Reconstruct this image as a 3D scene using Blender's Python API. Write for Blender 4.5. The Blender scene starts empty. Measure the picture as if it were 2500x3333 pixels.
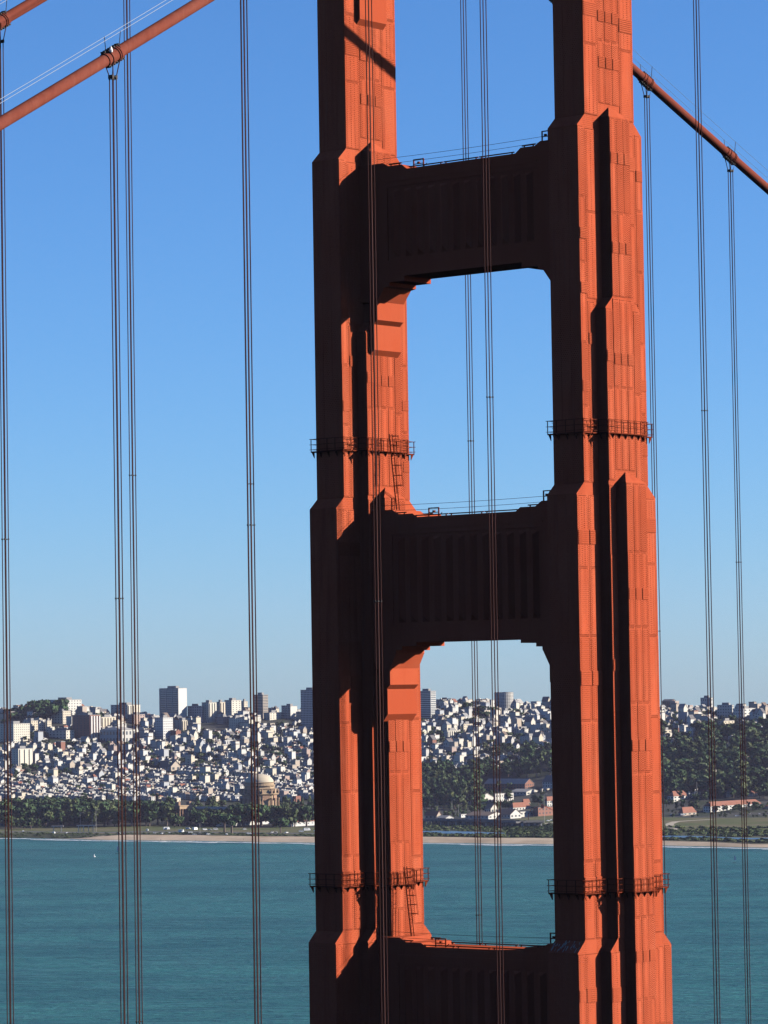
import bpy, math, random
import numpy as np
from mathutils import Matrix, Vector

R = math.radians
scene = bpy.context.scene
col = scene.collection
random.seed(7); rng = np.random.default_rng(7)

# ------------------------------------------------------------------ camera
# World frame: +X = west, +Y = south (bridge axis), +Z = up, z = 0 at sea level, metres.
CAM = np.array([199.3494503, -252.1079139, 143.7987464])
YAW, PIT, ROL, FPX = R(39.72345267), R(2.956585953), R(-0.926301726), 11582.54264
PW, PH = 2500.0, 3333.0
FWD = np.array([-math.sin(YAW)*math.cos(PIT), math.cos(YAW)*math.cos(PIT), math.sin(PIT)])
_rt = np.array([math.cos(YAW), math.sin(YAW), 0.0]); _up = np.cross(_rt, FWD)
RGT = math.cos(ROL)*_rt + math.sin(ROL)*_up
UPV = -math.sin(ROL)*_rt + math.cos(ROL)*_up
cam = bpy.data.cameras.new('camera'); cam_ob = bpy.data.objects.new('camera', cam); col.objects.link(cam_ob)
cam.sensor_fit = 'HORIZONTAL'; cam.sensor_width = 36.0; cam.lens = FPX*36.0/PW
cam.clip_start = 1.0; cam.clip_end = 40000.0
m = Matrix.Identity(4)
for i in range(3):
    m[i][0], m[i][1], m[i][2], m[i][3] = RGT[i], UPV[i], -FWD[i], CAM[i]
cam_ob.matrix_world = m
scene.camera = cam_ob

# ------------------------------------------------------------------ sky, sun, exposure
SUN_EL, SUN_AZ = R(22.5), math.atan2(0.766, 0.643)          # azimuth measured from +Y towards +X
sdir = Vector((math.sin(SUN_AZ)*math.cos(SUN_EL), math.cos(SUN_AZ)*math.cos(SUN_EL), math.sin(SUN_EL)))
world = bpy.data.worlds.new('World'); scene.world = world; world.use_nodes = True
nt = world.node_tree; bg = nt.nodes['Background']
sky = nt.nodes.new('ShaderNodeTexSky'); sky.sky_type = 'NISHITA'; sky.sun_disc = False
sky.sun_elevation = SUN_EL; sky.sun_rotation = SUN_AZ
sky.altitude = 0; sky.air_density = 0.85; sky.dust_density = 0.18; sky.ozone_density = 10.0
nt.links.new(sky.outputs[0], bg.inputs[0]); bg.inputs[1].default_value = 0.071
sun = bpy.data.lights.new('sun', 'SUN'); sun.energy = 5.0; sun.angle = R(0.5); sun.color = (1.0, 0.92, 0.80)
sun_ob = bpy.data.objects.new('sun', sun); col.objects.link(sun_ob)
sun_ob.rotation_euler = sdir.to_track_quat('Z', 'Y').to_euler(); sun_ob.location = (300, 300, 400)
scene.view_settings.view_transform = 'Standard'; scene.view_settings.look = 'None'
scene.view_settings.exposure = 1.2; scene.view_settings.gamma = 1.0
scene.render.engine = 'CYCLES'
scene.cycles.use_denoising = True; scene.cycles.denoiser = 'OPENIMAGEDENOISE'
scene.cycles.denoising_input_passes = 'RGB_ALBEDO_NORMAL'; scene.cycles.denoising_prefilter = 'NONE'
scene.cycles.max_bounces = 6; scene.cycles.diffuse_bounces = 0; scene.cycles.glossy_bounces = 2
scene.cycles.volume_bounces = 0; scene.cycles.transparent_max_bounces = 6

# ------------------------------------------------------------------ helpers
def tag(o, label=None, cat=None, group=None, kind=None):
    if label: o['label'] = label
    if cat: o['category'] = cat
    if group: o['group'] = group
    if kind: o['kind'] = kind
    return o

def empty(name, loc=(0, 0, 0), rz=0.0, parent=None):
    o = bpy.data.objects.new(name, None); o.empty_display_size = 1
    o.location = loc; o.rotation_euler = (0, 0, rz); o.parent = parent; col.objects.link(o); return o

class MB:
    """collects boxes, prisms and tubes; build() links them as one mesh object"""
    def __init__(s): s.v = []; s.f = []; s.m = []; s.mi = 0
    def add(s, vs, fs):
        b = len(s.v); s.v += [tuple(p) for p in vs]; s.f += [tuple(i+b for i in f) for f in fs]; s.m += [s.mi]*len(fs)
    def box(s, x0, x1, y0, y1, z0, z1):
        s.add([(x0,y0,z0),(x1,y0,z0),(x1,y1,z0),(x0,y1,z0),(x0,y0,z1),(x1,y0,z1),(x1,y1,z1),(x0,y1,z1)],
              [(3,2,1,0),(4,5,6,7),(0,1,5,4),(1,2,6,5),(2,3,7,6),(3,0,4,7)])
    def rings(s, rs, cx=0.0, cy=0.0):
        """stacked rectangles (z, half x, half y)"""
        vs = []; fs = []
        for z, a, b in rs: vs += [(cx-a,cy-b,z),(cx+a,cy-b,z),(cx+a,cy+b,z),(cx-a,cy+b,z)]
        for k in range(len(rs)-1):
            o = 4*k
            for i in range(4):
                j = (i+1) % 4; fs.append((o+i, o+j, o+4+j, o+4+i))
        fs.append((3,2,1,0)); o = 4*(len(rs)-1); fs.append((o, o+1, o+2, o+3)); s.add(vs, fs)
    def prism(s, poly, a, b, axis='y'):
        """polygon extruded from a to b; axis y: poly is (x, z), axis z: (x, y), axis x: (y, z)"""
        n = len(poly)
        mk = {'y': lambda p, t: (p[0], t, p[1]), 'z': lambda p, t: (p[0], p[1], t), 'x': lambda p, t: (t, p[0], p[1])}[axis]
        s.add([mk(p, a) for p in poly]+[mk(p, b) for p in poly],
              [tuple(range(n))[::-1], tuple(range(n, 2*n))]+[(i, (i+1) % n, n+(i+1) % n, n+i) for i in range(n)])
    def tube(s, pts, r, n=6):
        pts = [Vector(p) for p in pts]; vs = []; fs = []
        rr = r if isinstance(r, (list, tuple)) else [r]*len(pts)
        for i, p in enumerate(pts):
            t = (pts[min(i+1, len(pts)-1)]-pts[max(i-1, 0)]).normalized()
            a = t.cross(Vector((0, 0, 1)) if abs(t.z) < 0.95 else Vector((1, 0, 0))).normalized(); b = t.cross(a)
            for k in range(n):
                an = 2*math.pi*k/n; vs.append(p+(a*math.cos(an)+b*math.sin(an))*rr[i])
        for i in range(len(pts)-1):
            for k in range(n):
                k2 = (k+1) % n; fs.append((i*n+k, i*n+k2, (i+1)*n+k2, (i+1)*n+k))
        fs.append(tuple(range(n))[::-1]); o = (len(pts)-1)*n; fs.append(tuple(range(o, o+n))); s.add(vs, fs)
    def lathe(s, prof, n=16, cx=0, cy=0):
        vs = []; fs = []
        for r, z in prof:
            for k in range(n):
                a = 2*math.pi*(k+.5)/n; vs.append((cx+r*math.cos(a), cy+r*math.sin(a), z))
        for i in range(len(prof)-1):
            for k in range(n):
                k2 = (k+1) % n; fs.append((i*n+k, i*n+k2, (i+1)*n+k2, (i+1)*n+k))
        s.add(vs, fs)
    def mesh(s, name, mats, smooth=False):
        me = bpy.data.meshes.new(name); me.from_pydata(s.v, [], s.f)
        for mm in (mats if isinstance(mats, (list, tuple)) else [mats]): me.materials.append(mm)
        me.polygons.foreach_set('material_index', s.m)
        if smooth: me.polygons.foreach_set('use_smooth', [True]*len(s.f))
        me.update(); return me
    def build(s, name, mats, parent=None, smooth=False, loc=None):
        o = bpy.data.objects.new(name, s.mesh(name, mats, smooth)); o.parent = parent
        if loc: o.location = loc
        col.objects.link(o); return o

def inst(name, me, parent=None, loc=(0,0,0), scale=(1,1,1), rot=(0,0,0)):
    o = bpy.data.objects.new(name, me); o.parent = parent; o.location = loc; o.scale = scale; o.rotation_euler = rot
    col.objects.link(o); return o

# ------------------------------------------------------------------ materials
def new_mat(name):
    mt = bpy.data.materials.new(name); mt.use_nodes = True; t = mt.node_tree
    return mt, t, t.nodes['Principled BSDF'], t.nodes.new('ShaderNodeNewGeometry')

def mixrgb(t, fac, a, b, mode='MIX'):
    n = t.nodes.new('ShaderNodeMix'); n.data_type = 'RGBA'; n.blend_type = mode
    for s_, v in ((n.inputs[0], fac), (n.inputs[6], a), (n.inputs[7], b)):
        if hasattr(v, 'links'): t.links.new(v, s_)
        else: s_.default_value = v if isinstance(v, float) else (*v, 1.0)
    return n.outputs[2]

def noise(t, vec, scale, detail=4.0, rough=0.55, sc=None):
    n = t.nodes.new('ShaderNodeTexNoise'); n.inputs['Scale'].default_value = scale
    n.inputs['Detail'].default_value = detail; n.inputs['Roughness'].default_value = rough
    if sc:
        mp = t.nodes.new('ShaderNodeMapping'); mp.inputs['Scale'].default_value = sc
        t.links.new(vec, mp.inputs[0]); vec = mp.outputs[0]
    t.links.new(vec, n.inputs['Vector']); return n.outputs['Fac']

def ramp(t, fac, stops):
    n = t.nodes.new('ShaderNodeValToRGB'); t.links.new(fac, n.inputs[0]); e = n.color_ramp.elements
    while len(e) < len(stops): e.new(0.5)
    for el, (p, c) in zip(e, stops): el.position = p; el.color = (*c, 1) if isinstance(c, tuple) else (c, c, c, 1)
    return n.outputs[0]

def math_n(t, op, a, b=0.0, c=0.0):
    n = t.nodes.new('ShaderNodeMath'); n.operation = op
    for s_, v in zip(n.inputs, (a, b, c)):
        if hasattr(v, 'links'): t.links.new(v, s_)
        else: s_.default_value = v
    return n.outputs[0]

def bump(t, bsdf, h, strength=0.3, dist=0.05):
    n = t.nodes.new('ShaderNodeBump'); n.inputs['Strength'].default_value = strength; n.inputs['Distance'].default_value = dist
    t.links.new(h, n.inputs['Height']); t.links.new(n.outputs[0], bsdf.inputs['Normal'])

def paint_steel(name, base, rivets=True, rough=0.5, wear=0.5, pl=0.62):
    mt, t, b, g = new_mat(name); P = g.outputs['Position']
    big = noise(t, P, 0.23, 5, 0.6)
    streak = noise(t, P, 1.0, 4, 0.6, (1.6, 1.6, 0.09))
    fine = noise(t, P, 5.0, 4, 0.65)
    c2 = tuple(x*f for x, f in zip(base, (0.70, 0.66, 0.70))); c3 = (base[0]*1.04, base[1]*1.25, base[2]*1.35)
    cc = mixrgb(t, ramp(t, big, [(0.35, 0.0), (0.68, 1.0)]), base, c3)
    cc = mixrgb(t, ramp(t, streak, [(0.5, 0.0), (0.75, wear)]), cc, c2)
    cc = mixrgb(t, ramp(t, fine, [(0.45, 0.0), (0.85, wear*.8)]), cc, c2)
    pale = noise(t, P, 0.8, 5, 0.7, (3.0, 3.0, 0.25))
    cc = mixrgb(t, ramp(t, pale, [(pl, 0.0), (pl+.16, 0.42)]), cc, (0.25, 0.10, 0.065))
    oi = t.nodes.new('ShaderNodeObjectInfo')
    cc = mixrgb(t, math_n(t, 'MULTIPLY', oi.outputs['Random'], 0.8), cc, tuple(x*0.80 for x in base))
    t.links.new(cc, b.inputs['Base Color']); b.inputs['Roughness'].default_value = rough
    b.inputs['Specular IOR Level'].default_value = 0.0
    if rivets:
        sx = t.nodes.new('ShaderNodeSeparateXYZ'); t.links.new(P, sx.inputs[0])
        hsum = math_n(t, 'ADD', sx.outputs[0], sx.outputs[1])
        row = math_n(t, 'FLOOR', math_n(t, 'DIVIDE', sx.outputs[2], 0.17))
        sh = math_n(t, 'MULTIPLY', math_n(t, 'MODULO', row, 2.0), 0.5)
        fu = math_n(t, 'SUBTRACT', math_n(t, 'FRACT', math_n(t, 'ADD', math_n(t, 'DIVIDE', hsum, 0.2), sh)), 0.5)
        fv = math_n(t, 'SUBTRACT', math_n(t, 'FRACT', math_n(t, 'DIVIDE', sx.outputs[2], 0.17)), 0.5)
        d2 = math_n(t, 'ADD', math_n(t, 'MULTIPLY', fu, fu), math_n(t, 'MULTIPLY', fv, fv))
        dot = math_n(t, 'SUBTRACT', 1.0, math_n(t, 'MULTIPLY', d2, 14.0)); dot = math_n(t, 'MAXIMUM', dot, 0.0)
        band = ramp(t, noise(t, P, 0.5, 2, 0.5, (1.7, 1.7, 0.35)), [(0.42, 0.0), (0.52, 1.0)])
        hh = math_n(t, 'ADD', math_n(t, 'MULTIPLY', dot, band), math_n(t, 'MULTIPLY', fine, 0.25))
        bump(t, b, hh, 1.0, 0.05)
    else:
        bump(t, b, fine, 0.35, 0.02)
    return mt

ORANGE = (0.360, 0.070, 0.0315)
M = {}
M['steel'] = paint_steel('riveted_orange_steel', ORANGE, True, 0.5, 0.8)
M['plate'] = paint_steel('orange_plate', (0.37, 0.073, 0.033), True, 0.48, 0.85, 0.58)
M['smooth'] = paint_steel('plain_orange_steel', (0.345, 0.065, 0.029), False, 0.5, 0.35)
M['cable'] = paint_steel('weathered_cable_paint', (0.175, 0.047, 0.031), False, 0.65, 1.0, 0.52)
M['rope'] = paint_steel('rope_paint', (0.062, 0.028, 0.024), False, 0.6, 0.5)
M['rail'] = paint_steel('rail_paint', (0.15, 0.028, 0.013), False, 0.55, 0.4)

def plain(name, c, rough=0.8, var=0.15, scale=0.4, spec=0.2):
    mt, t, b, g = new_mat(name)
    n1 = noise(t, g.outputs['Position'], scale, 4, 0.6)
    d = tuple(max(0.0, x*(1-var*2)) for x in c); l = tuple(min(1.0, x*(1+var)) for x in c)
    t.links.new(mixrgb(t, n1, d, l), b.inputs['Base Color']); b.inputs['Roughness'].default_value = rough
    b.inputs['Specular IOR Level'].default_value = spec; return mt

M['black'] = plain('dark_fitting', (0.02, 0.012, 0.01), 0.6)
M['wire'] = plain('galvanised_wire', (0.30, 0.33, 0.38), 0.5, 0.05, 1.0, 0.2)
M['white'] = plain('white_paint', (0.6, 0.6, 0.585), 0.6, 0.06)
WALLS = [(0.80,0.77,0.70),(0.82,0.80,0.75),(0.84,0.78,0.65),(0.80,0.70,0.54),(0.68,0.66,0.61),(0.56,0.42,0.36),(0.56,0.58,0.60),(0.60,0.50,0.40),(0.36,0.17,0.12),(0.78,0.73,0.63)]
WALLS = [tuple(x*.54 for x in c) for c in WALLS]
WNAMES = ['white','bright white','cream','yellowish','pale grey','pink','pale blue','tan','brick red','off-white']
MW = [plain('wall_'+n.replace(' ', '_'), c, 0.85, 0.06, 0.15) for n, c in zip(WNAMES, WALLS)]
ROOFS = [(0.30,0.29,0.28),(0.42,0.40,0.37),(0.16,0.15,0.15),(0.28,0.12,0.08),(0.20,0.15,0.12)]
ROOFS = [tuple(x*.72 for x in c) for c in ROOFS]
RNAMES = ['grey','pale','dark','red tiled','brown']
MR = [plain('roof_'+n.replace(' ', '_'), c, 0.9, 0.15, 0.3) for n, c in zip(RNAMES, ROOFS)]
def glass_mat():
    mt, t, b, g = new_mat('window_glass')
    t.links.new(mixrgb(t, noise(t, g.outputs['Position'], 0.31, 2), (0.02,0.028,0.035), (0.07,0.085,0.10)), b.inputs['Base Color'])
    b.inputs['Roughness'].default_value = 0.25; return mt
M['glass'] = glass_mat()
def leaf_mat(name, a, bb):
    mt, t, b, g = new_mat(name); oi = t.nodes.new('ShaderNodeObjectInfo')
    n1 = noise(t, g.outputs['Position'], 0.16, 5, 0.7); n2 = noise(t, g.outputs['Position'], 0.035, 2, 0.5)
    cc = mixrgb(t, ramp(t, n1, [(0.3, 0.0), (0.7, 1.0)]), a, bb)
    cc = mixrgb(t, ramp(t, n2, [(0.4, 0.0), (0.65, 0.7)]), cc, tuple(x*0.6 for x in a))
    n3 = noise(t, g.outputs['Position'], 0.055, 3, 0.6)
    cc = mixrgb(t, ramp(t, n3, [(0.50, 0.0), (0.66, 0.75)]), cc, (bb[0]*1.5, bb[1]*1.25, bb[2]*1.2))
    cc = mixrgb(t, math_n(t, 'MULTIPLY', oi.outputs['Random'], 0.5), cc, (a[0]*1.3, a[1]*0.95, a[2]*0.9))
    t.links.new(cc, b.inputs['Base Color']); b.inputs['Roughness'].default_value = 0.75
    b.inputs['Specular IOR Level'].default_value = 0.15; return mt
M['leaf'] = leaf_mat('leaf_dark', (0.021,0.047,0.019), (0.056,0.108,0.038))
M['leaf2'] = leaf_mat('leaf_olive', (0.038,0.063,0.024), (0.092,0.126,0.048))
M['bark'] = plain('bark', (0.13,0.10,0.08), 0.9, 0.25, 1.0)

# ------------------------------------------------------------------ the bridge tower
Y0, H2 = 1.39, 13.715
tower = tag(empty('bridge_tower', (0, Y0, 0)), 'huge orange riveted steel suspension bridge tower with stepped twin legs and cross struts', 'bridge tower')
unit = MB(); unit.box(-.5, .5, -.5, .5, -.5, .5)
def unit_mesh(mat, name='plate'): return unit.mesh(name, mat)

leg_mb = MB()
leg_mb.rings([(-4,1.6,9.1),(76,1.6,9.1),(78,1.6,8.0),(100,1.6,8.0),(101,1.6,6.93),(121.4,1.6,6.93),(122.4,1.6,5.87),(161.05,1.6,5.87),(162.0,1.6,4.80),(193.4,1.6,4.80),(194.4,1.6,3.72),(229.5,1.6,3.72)])
leg_mb.rings([(-4,2.67,4.7),(100,2.67,4.7),(101,2.67,3.62),(121.4,2.67,3.62),(122.4,2.67,2.55),(177.45,2.67,2.55),(178.4,2.67,1.5),(194.43,2.67,1.5),(195.52,1.58,0.02)])
leg_mb.rings([(-4,3.74,2.55),(110,3.74,2.55),(111,3.74,1.5),(162.1,3.74,1.5),(163.12,2.65,0.02)])
leg_me = leg_mb.mesh('leg', M['steel'])
plate_me = unit_mesh(M['plate'], 'plate')
sp = MB(); sp.box(-.5, .5, -.5, .5, -.5, .5)
for k in range(6):
    zc = -.42+k*.168; sp.box(-.46, .46, -.47, .47, zc-.035, zc+.035)
sp = MB(); sp.box(0, .02, -.5, .5, -.5, .5)
for k in range(7):
    zc = -.43+k*.143; sp.box(0.004, .062, -.47, .47, zc-.03, zc+.03)
splice_me = sp.mesh('splice_plate', M['plate'])
nplate = MB()
zones = [  # (plane u, column edges v, z0, z1)
 (1.6, [-3.72,-1.6], 194.5, 213), (1.6, [1.6,3.72], 194.5, 213), (1.6, [-1.6,-.53,.53,1.6], 195.7, 213),
 (1.6, [-4.8,-3.75], 162.1, 193.4), (1.6, [3.75,4.8], 162.1, 193.4),
 (1.6, [-3.75,-2.6], 162.1, 178.0), (1.6, [-3.75,-1.55], 178.2, 193.3), (1.6, [2.6,3.75], 162.1, 178.0), (1.6, [1.55,3.75], 178.2, 193.3),
 (2.67, [-1.5,-.5,.5,1.5], 178.5, 194.35), (2.67, [-1.5,-.5,.5,1.5], 163.2, 178.3), (2.67, [-2.55,-1.55], 162.3, 177.4), (2.67, [1.55,2.55], 162.3, 177.4),
 (1.6, [-5.87,-4.2,-2.6], 122.5, 161.0), (1.6, [2.6,4.2,5.87], 122.5, 161.0),
 (2.67, [1.55,2.55], 122.5, 161.9), (2.67, [-2.55,-1.55], 122.5, 161.9),
 (3.74, [-1.5,-.5,.5,1.5], 111.2, 162.05),
 (1.6, [-6.93,-5.87,-3.65], 108, 121.35), (1.6, [3.65,5.87,6.93], 108, 121.35), (2.67, [-3.62,-1.55], 108, 121.35), (2.67, [1.55,3.62], 108, 121.35)]
legs = []
for sgn in (1, -1):
    leg = inst('leg', leg_me, tower, (sgn*H2, 0, 0)); legs.append(leg)
    rs = random.Random(5)
    tag(leg, 'nearer right-hand leg of the tower' if sgn > 0 else 'farther left-hand leg of the tower')
    rv = []
    for u, cols, z0, z1 in zones:
        n = max(1, round((z1-z0)/6.6))
        cut = [z0]+[z0+(z1-z0)*(k/n)+rs.uniform(-.6, .6) for k in range(1, n)]+[z1]
        for a, b in zip(cols, cols[1:]):
            for k in range(n):
                th = rs.choice((.045, .055, .068))
                rv.append((u+th, a, b, cut[k], cut[k+1]))
                inst('steel_plate', plate_me, leg, (u+th/2-.004, (a+b)/2, (cut[k]+cut[k+1])/2), (th+.008, b-a-.055, cut[k+1]-cut[k]-.025))
        for k in range(n):
            if rs.random() < .62:
                zz = cut[k]+(cut[k+1]-cut[k])*rs.uniform(.3, .7)
                for a, b in zip(cols, cols[1:]):
                    inst('splice_plate', splice_me, leg, (u+.078, (a+b)/2, zz), (1, b-a-.14, 1.0 if b-a < 1.5 else 1.25))
    # rivet heads in rows along the plate edges
    pos = []
    for (u, a, b, c, d) in rv:
        nz = int((d-c-.2)/.19); dense = rs.random() < .45
        vs_ = [a+.13, a+.27, b-.13, b-.27]+([a+.27+(b-a-.54)*k/3 for k in (1, 2)] if dense and b-a > .9 else [])
        for q, v in enumerate(vs_):
            for k in range(nz): pos.append((u, v, c+.12+.19*(k+.5*(q % 2))))
        for zz in (c+.09, d-.09):
            for k in range(int((b-a-.3)/.16)): pos.append((u, a+.18+.16*k, zz))
    pos = np.array(pos); nR = len(pos); T = np.array([(0, -.042, -.042), (0, .042, -.042), (0, .042, .042), (0, -.042, .042), (.05, 0, 0)])
    Vr = (pos[:, None, :]+T[None]).reshape(-1, 3); Fr = (np.arange(nR)[:, None, None]*5+np.array([(0, 1, 4), (1, 2, 4), (2, 3, 4), (3, 0, 4)])[None]).reshape(-1, 3)
    me = bpy.data.meshes.new('rivets'); me.from_pydata(Vr.tolist(), [], Fr.tolist()); me.materials.append(M['plate'])
    tag(inst('rivets', me, leg), kind='stuff')
    # plates of the shaded north faces, one joined part
    nb = MB(); rs = random.Random(9)
    for (v, u0, u1, z0, z1) in [(-3.72,-1.6,1.6,194.5,213),(-4.8,-1.6,1.6,162.1,193.3),(-5.87,-1.6,1.6,122.5,161),(-6.93,-1.6,1.6,108,121.3),
                                (-2.55,1.62,2.67,122.5,177.3),(-1.5,1.62,2.67,178.5,194.3),(-3.62,1.62,2.67,108,121.3),(-1.5,2.69,3.74,123,162)]:
        nc = max(1, round((u1-u0)/1.07)); nz = max(1, round((z1-z0)/4.2))
        for i in range(nc):
            for k in range(nz):
                a = u0+(u1-u0)*i/nc; b = u0+(u1-u0)*(i+1)/nc; c = z0+(z1-z0)*k/nz; d = z0+(z1-z0)*(k+1)/nz
                nb.box(a+.02, b-.02, v-rs.choice((.014,.024)), v+.01, c+.02, d-.02)
    tag(nb.build('steel_plating', M['plate'], leg), kind='stuff')

# pale weathered streaks on the sloping shoulder above the lowest strut
gs = MB(); rs = random.Random(12)
for k in range(46):
    u_ = rs.uniform(-1.5, 1.5); t0 = rs.uniform(0, .75); t1 = min(1.0, t0+rs.uniform(.06, .4)); w_ = rs.uniform(.012, .045)
    gs.add([(u_-w_, -5.87-1.06*t0-.02, 122.4-t0+.02), (u_+w_, -5.87-1.06*t0-.02, 122.4-t0+.02), (u_+w_*.6, -5.87-1.06*t1-.02, 122.4-t1+.02), (u_-w_*.4, -5.87-1.06*t1-.02, 122.4-t1+.02)], [(3, 2, 1, 0)])
tag(gs.build('pale_streaks', MR[1], legs[0]), kind='stuff')

# ---- cross struts
def strut(zt, zb, cor, hw, top_steps, bot, ribs=True):
    """zt/zb: middle top and bottom; bot: outline of the right underside from the middle outwards"""
    top = [(0, zt)]+top_steps
    xe = 12.6
    right = bot+[(xe, bot[-1][1]), (xe, top[-1][1])]+top[::-1]
    full = right+[(-x, z) for x, z in right[::-1] if x > 0.001]
    # body (recessed panel plane)
    st = MB(); st.box(-8.7, 8.7, -hw+.14, hw-.14, zb+1.5, zt-1.5)
    # top fascia
    tp = top+[(xe, top[-1][1])]; fas = tp+[(xe, zt-1.5)]; fas = fas+[(-x, z) for x, z in fas[::-1] if x > .001]
    st.prism(fas, -hw, hw, 'y')
    low = bot+[(xe, bot[-1][1]), (xe, zb+1.5)]; low = low+[(-x, z) for x, z in low[::-1] if x > .001]
    st.prism(low, -hw, hw, 'y')
    for s in (1, -1):
        a, b = sorted((s*8.7, s*xe)); st.box(a, b, -hw, hw, zb+1.5, zt-1.5)
        st.box(-8.7, 8.7, s*(hw-.28) if s > 0 else -hw-.07, hw+.07 if s > 0 else -(hw-.28), zt-1.05, zt-.78)
    ob = st.build('strut', M['smooth'], tower)
    h = (zt-zb)-3.6
    rb = MB(); rb.add([(-.42,0,0),(.42,0,0),(0,-.42,.55),(0,-.42,h-.35),(-.42,0,h),(.42,0,h)], [(0,1,2),(0,2,3,4),(1,5,3,2),(4,3,5)])
    rme = rb.mesh('rib', M['smooth'])
    for k in range(12):
        x = -7.7+k*1.4
        for s in (1, -1):
            inst('rib', rme, ob, (x, -s*(hw-.145), zb+1.8), (1, s, 1))
    for s in (1, -1):
        for (u0, u1, z0, z1, zl, w) in cor:
            c = MB(); c.prism([(s*(H2-u0), zl), (s*(H2-u1), z0), (s*(H2-u1), z1), (s*(H2-u0), z1)], -w, w, 'y')
            c.build('corbel', M['smooth'], ob)
    # kerb rails along both top edges, walkway boards lie in between
    for s in (1, -1):
        for (xa, xb, z) in [(-6.1, -2.1, zt), (-2.0, 2.0, zt), (2.1, 6.1, zt), (7.0, 8.5, top[2][1]), (-8.5, -7.0, top[2][1])]:
            kb = MB(); kb.box(xa, xb, s*(hw-.12)-.05, s*(hw-.12)+.05, z+.10, z+.20)
            kb.box(xa+.2, xa+.3, s*(hw-.12)-.04, s*(hw-.12)+.04, z, z+.1); kb.box(xb-.3, xb-.2, s*(hw-.12)-.04, s*(hw-.12)+.04, z, z+.1)
            kb.build('kerb_rail', M['rail'], ob)
    # two hand lines from leg to leg
    for dz, yy in ((.75, -hw+.3), (1.25, -hw+.3)):
        w = MB(); w.tube([(x, yy, zt+dz-.25*(1-(x/10)**2)*.4) for x in range(-10, 11, 2)], .018, 4); w.build('hand_line', M['black'], ob)
    # small equipment frames near both ends
    for xf, wd, hh in ((-5.15 if zt > 180 else -3.97, 1.15, .72), (top[-1][0]+.35, .72, .85)):
        fr = MB(); y = -hw+.35; b = zt if xf < 0 else top[-1][1]
        for px in (xf-wd/2, xf+wd/2): fr.box(px-.05, px+.05, y-.05, y+.05, b, b+hh)
        fr.box(xf-wd/2-.05, xf+wd/2+.05, y-.045, y+.045, b+hh, b+hh+.09); fr.box(xf-wd/2, xf+wd/2, y-.04, y+.04, b+hh*.45, b+hh*.45+.07)
        fr.box(xf-.1, xf+.12, y-.1, y+.1, b+hh*.5, b+hh*.75)
        fr.tube([(xf+wd/2, y, b+.05), (xf+wd/2+.4, y, b+hh*.45)], .035, 4)
        fr.build('equipment_frame', M['rail'], ob)
    return ob
s1 = strut(192.15, 182.3, [(2.6,3.2,175.75,178.1,175.15,2.0),(2.6,3.6,178.5,180.2,177.75,1.9)], 1.95,
      [(6.3,192.15),(6.9,192.6),(8.5,192.6),(9.1,192.95)], [(0,182.3),(6.8,182.3),(6.8,181.85),(8.6,181.85),(8.6,181.5),(9.2,181.4),(10.1,180.2)])
tag(s1, 'upper of the cross struts in view, dark and fluted')
s2 = strut(160.05, 148.66, [(3.7,4.25,142.1,144.4,141.45,2.1),(3.7,4.55,144.8,146.3,144.1,2.05)], 2.05,
      [(5.7,160.05),(6.2,160.4),(7.9,160.4),(8.6,160.85)], [(0,148.66),(6.0,148.66),(6.0,148.3),(7.72,148.3),(7.72,147.95),(8.4,147.95),(8.4,147.7),(9.15,146.3)])
tag(s2, 'middle cross strut, dark and fluted, above the city')
s3 = strut(121.0, 108.6, [(3.7,4.25,101.6,104.0,101,2.1),(3.7,4.6,104.4,106.0,103.7,2.1)], 2.1,
      [(5.4,121.0),(6.0,121.35),(7.8,121.35),(8.5,121.75)], [(0,108.6),(6.0,108.6),(6.0,108.2),(7.72,108.2),(7.72,107.9),(8.4,107.9),(9.1,106.2)])
tag(s3, 'lowest cross strut at the foot of the picture')
s0 = strut(222.6, 213.0, [(1.55,2.1,206.75,209.3,206.15,1.95),(1.55,2.5,209.7,211.3,209.1,1.9)], 1.95,
      [(6.3,222.6),(6.9,223.0),(8.5,223.0),(9.1,223.3)], [(0,213.0),(6.8,213.0),(6.8,212.6),(9.0,212.6),(10.6,212.2),(11.2,211.3)])

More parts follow.
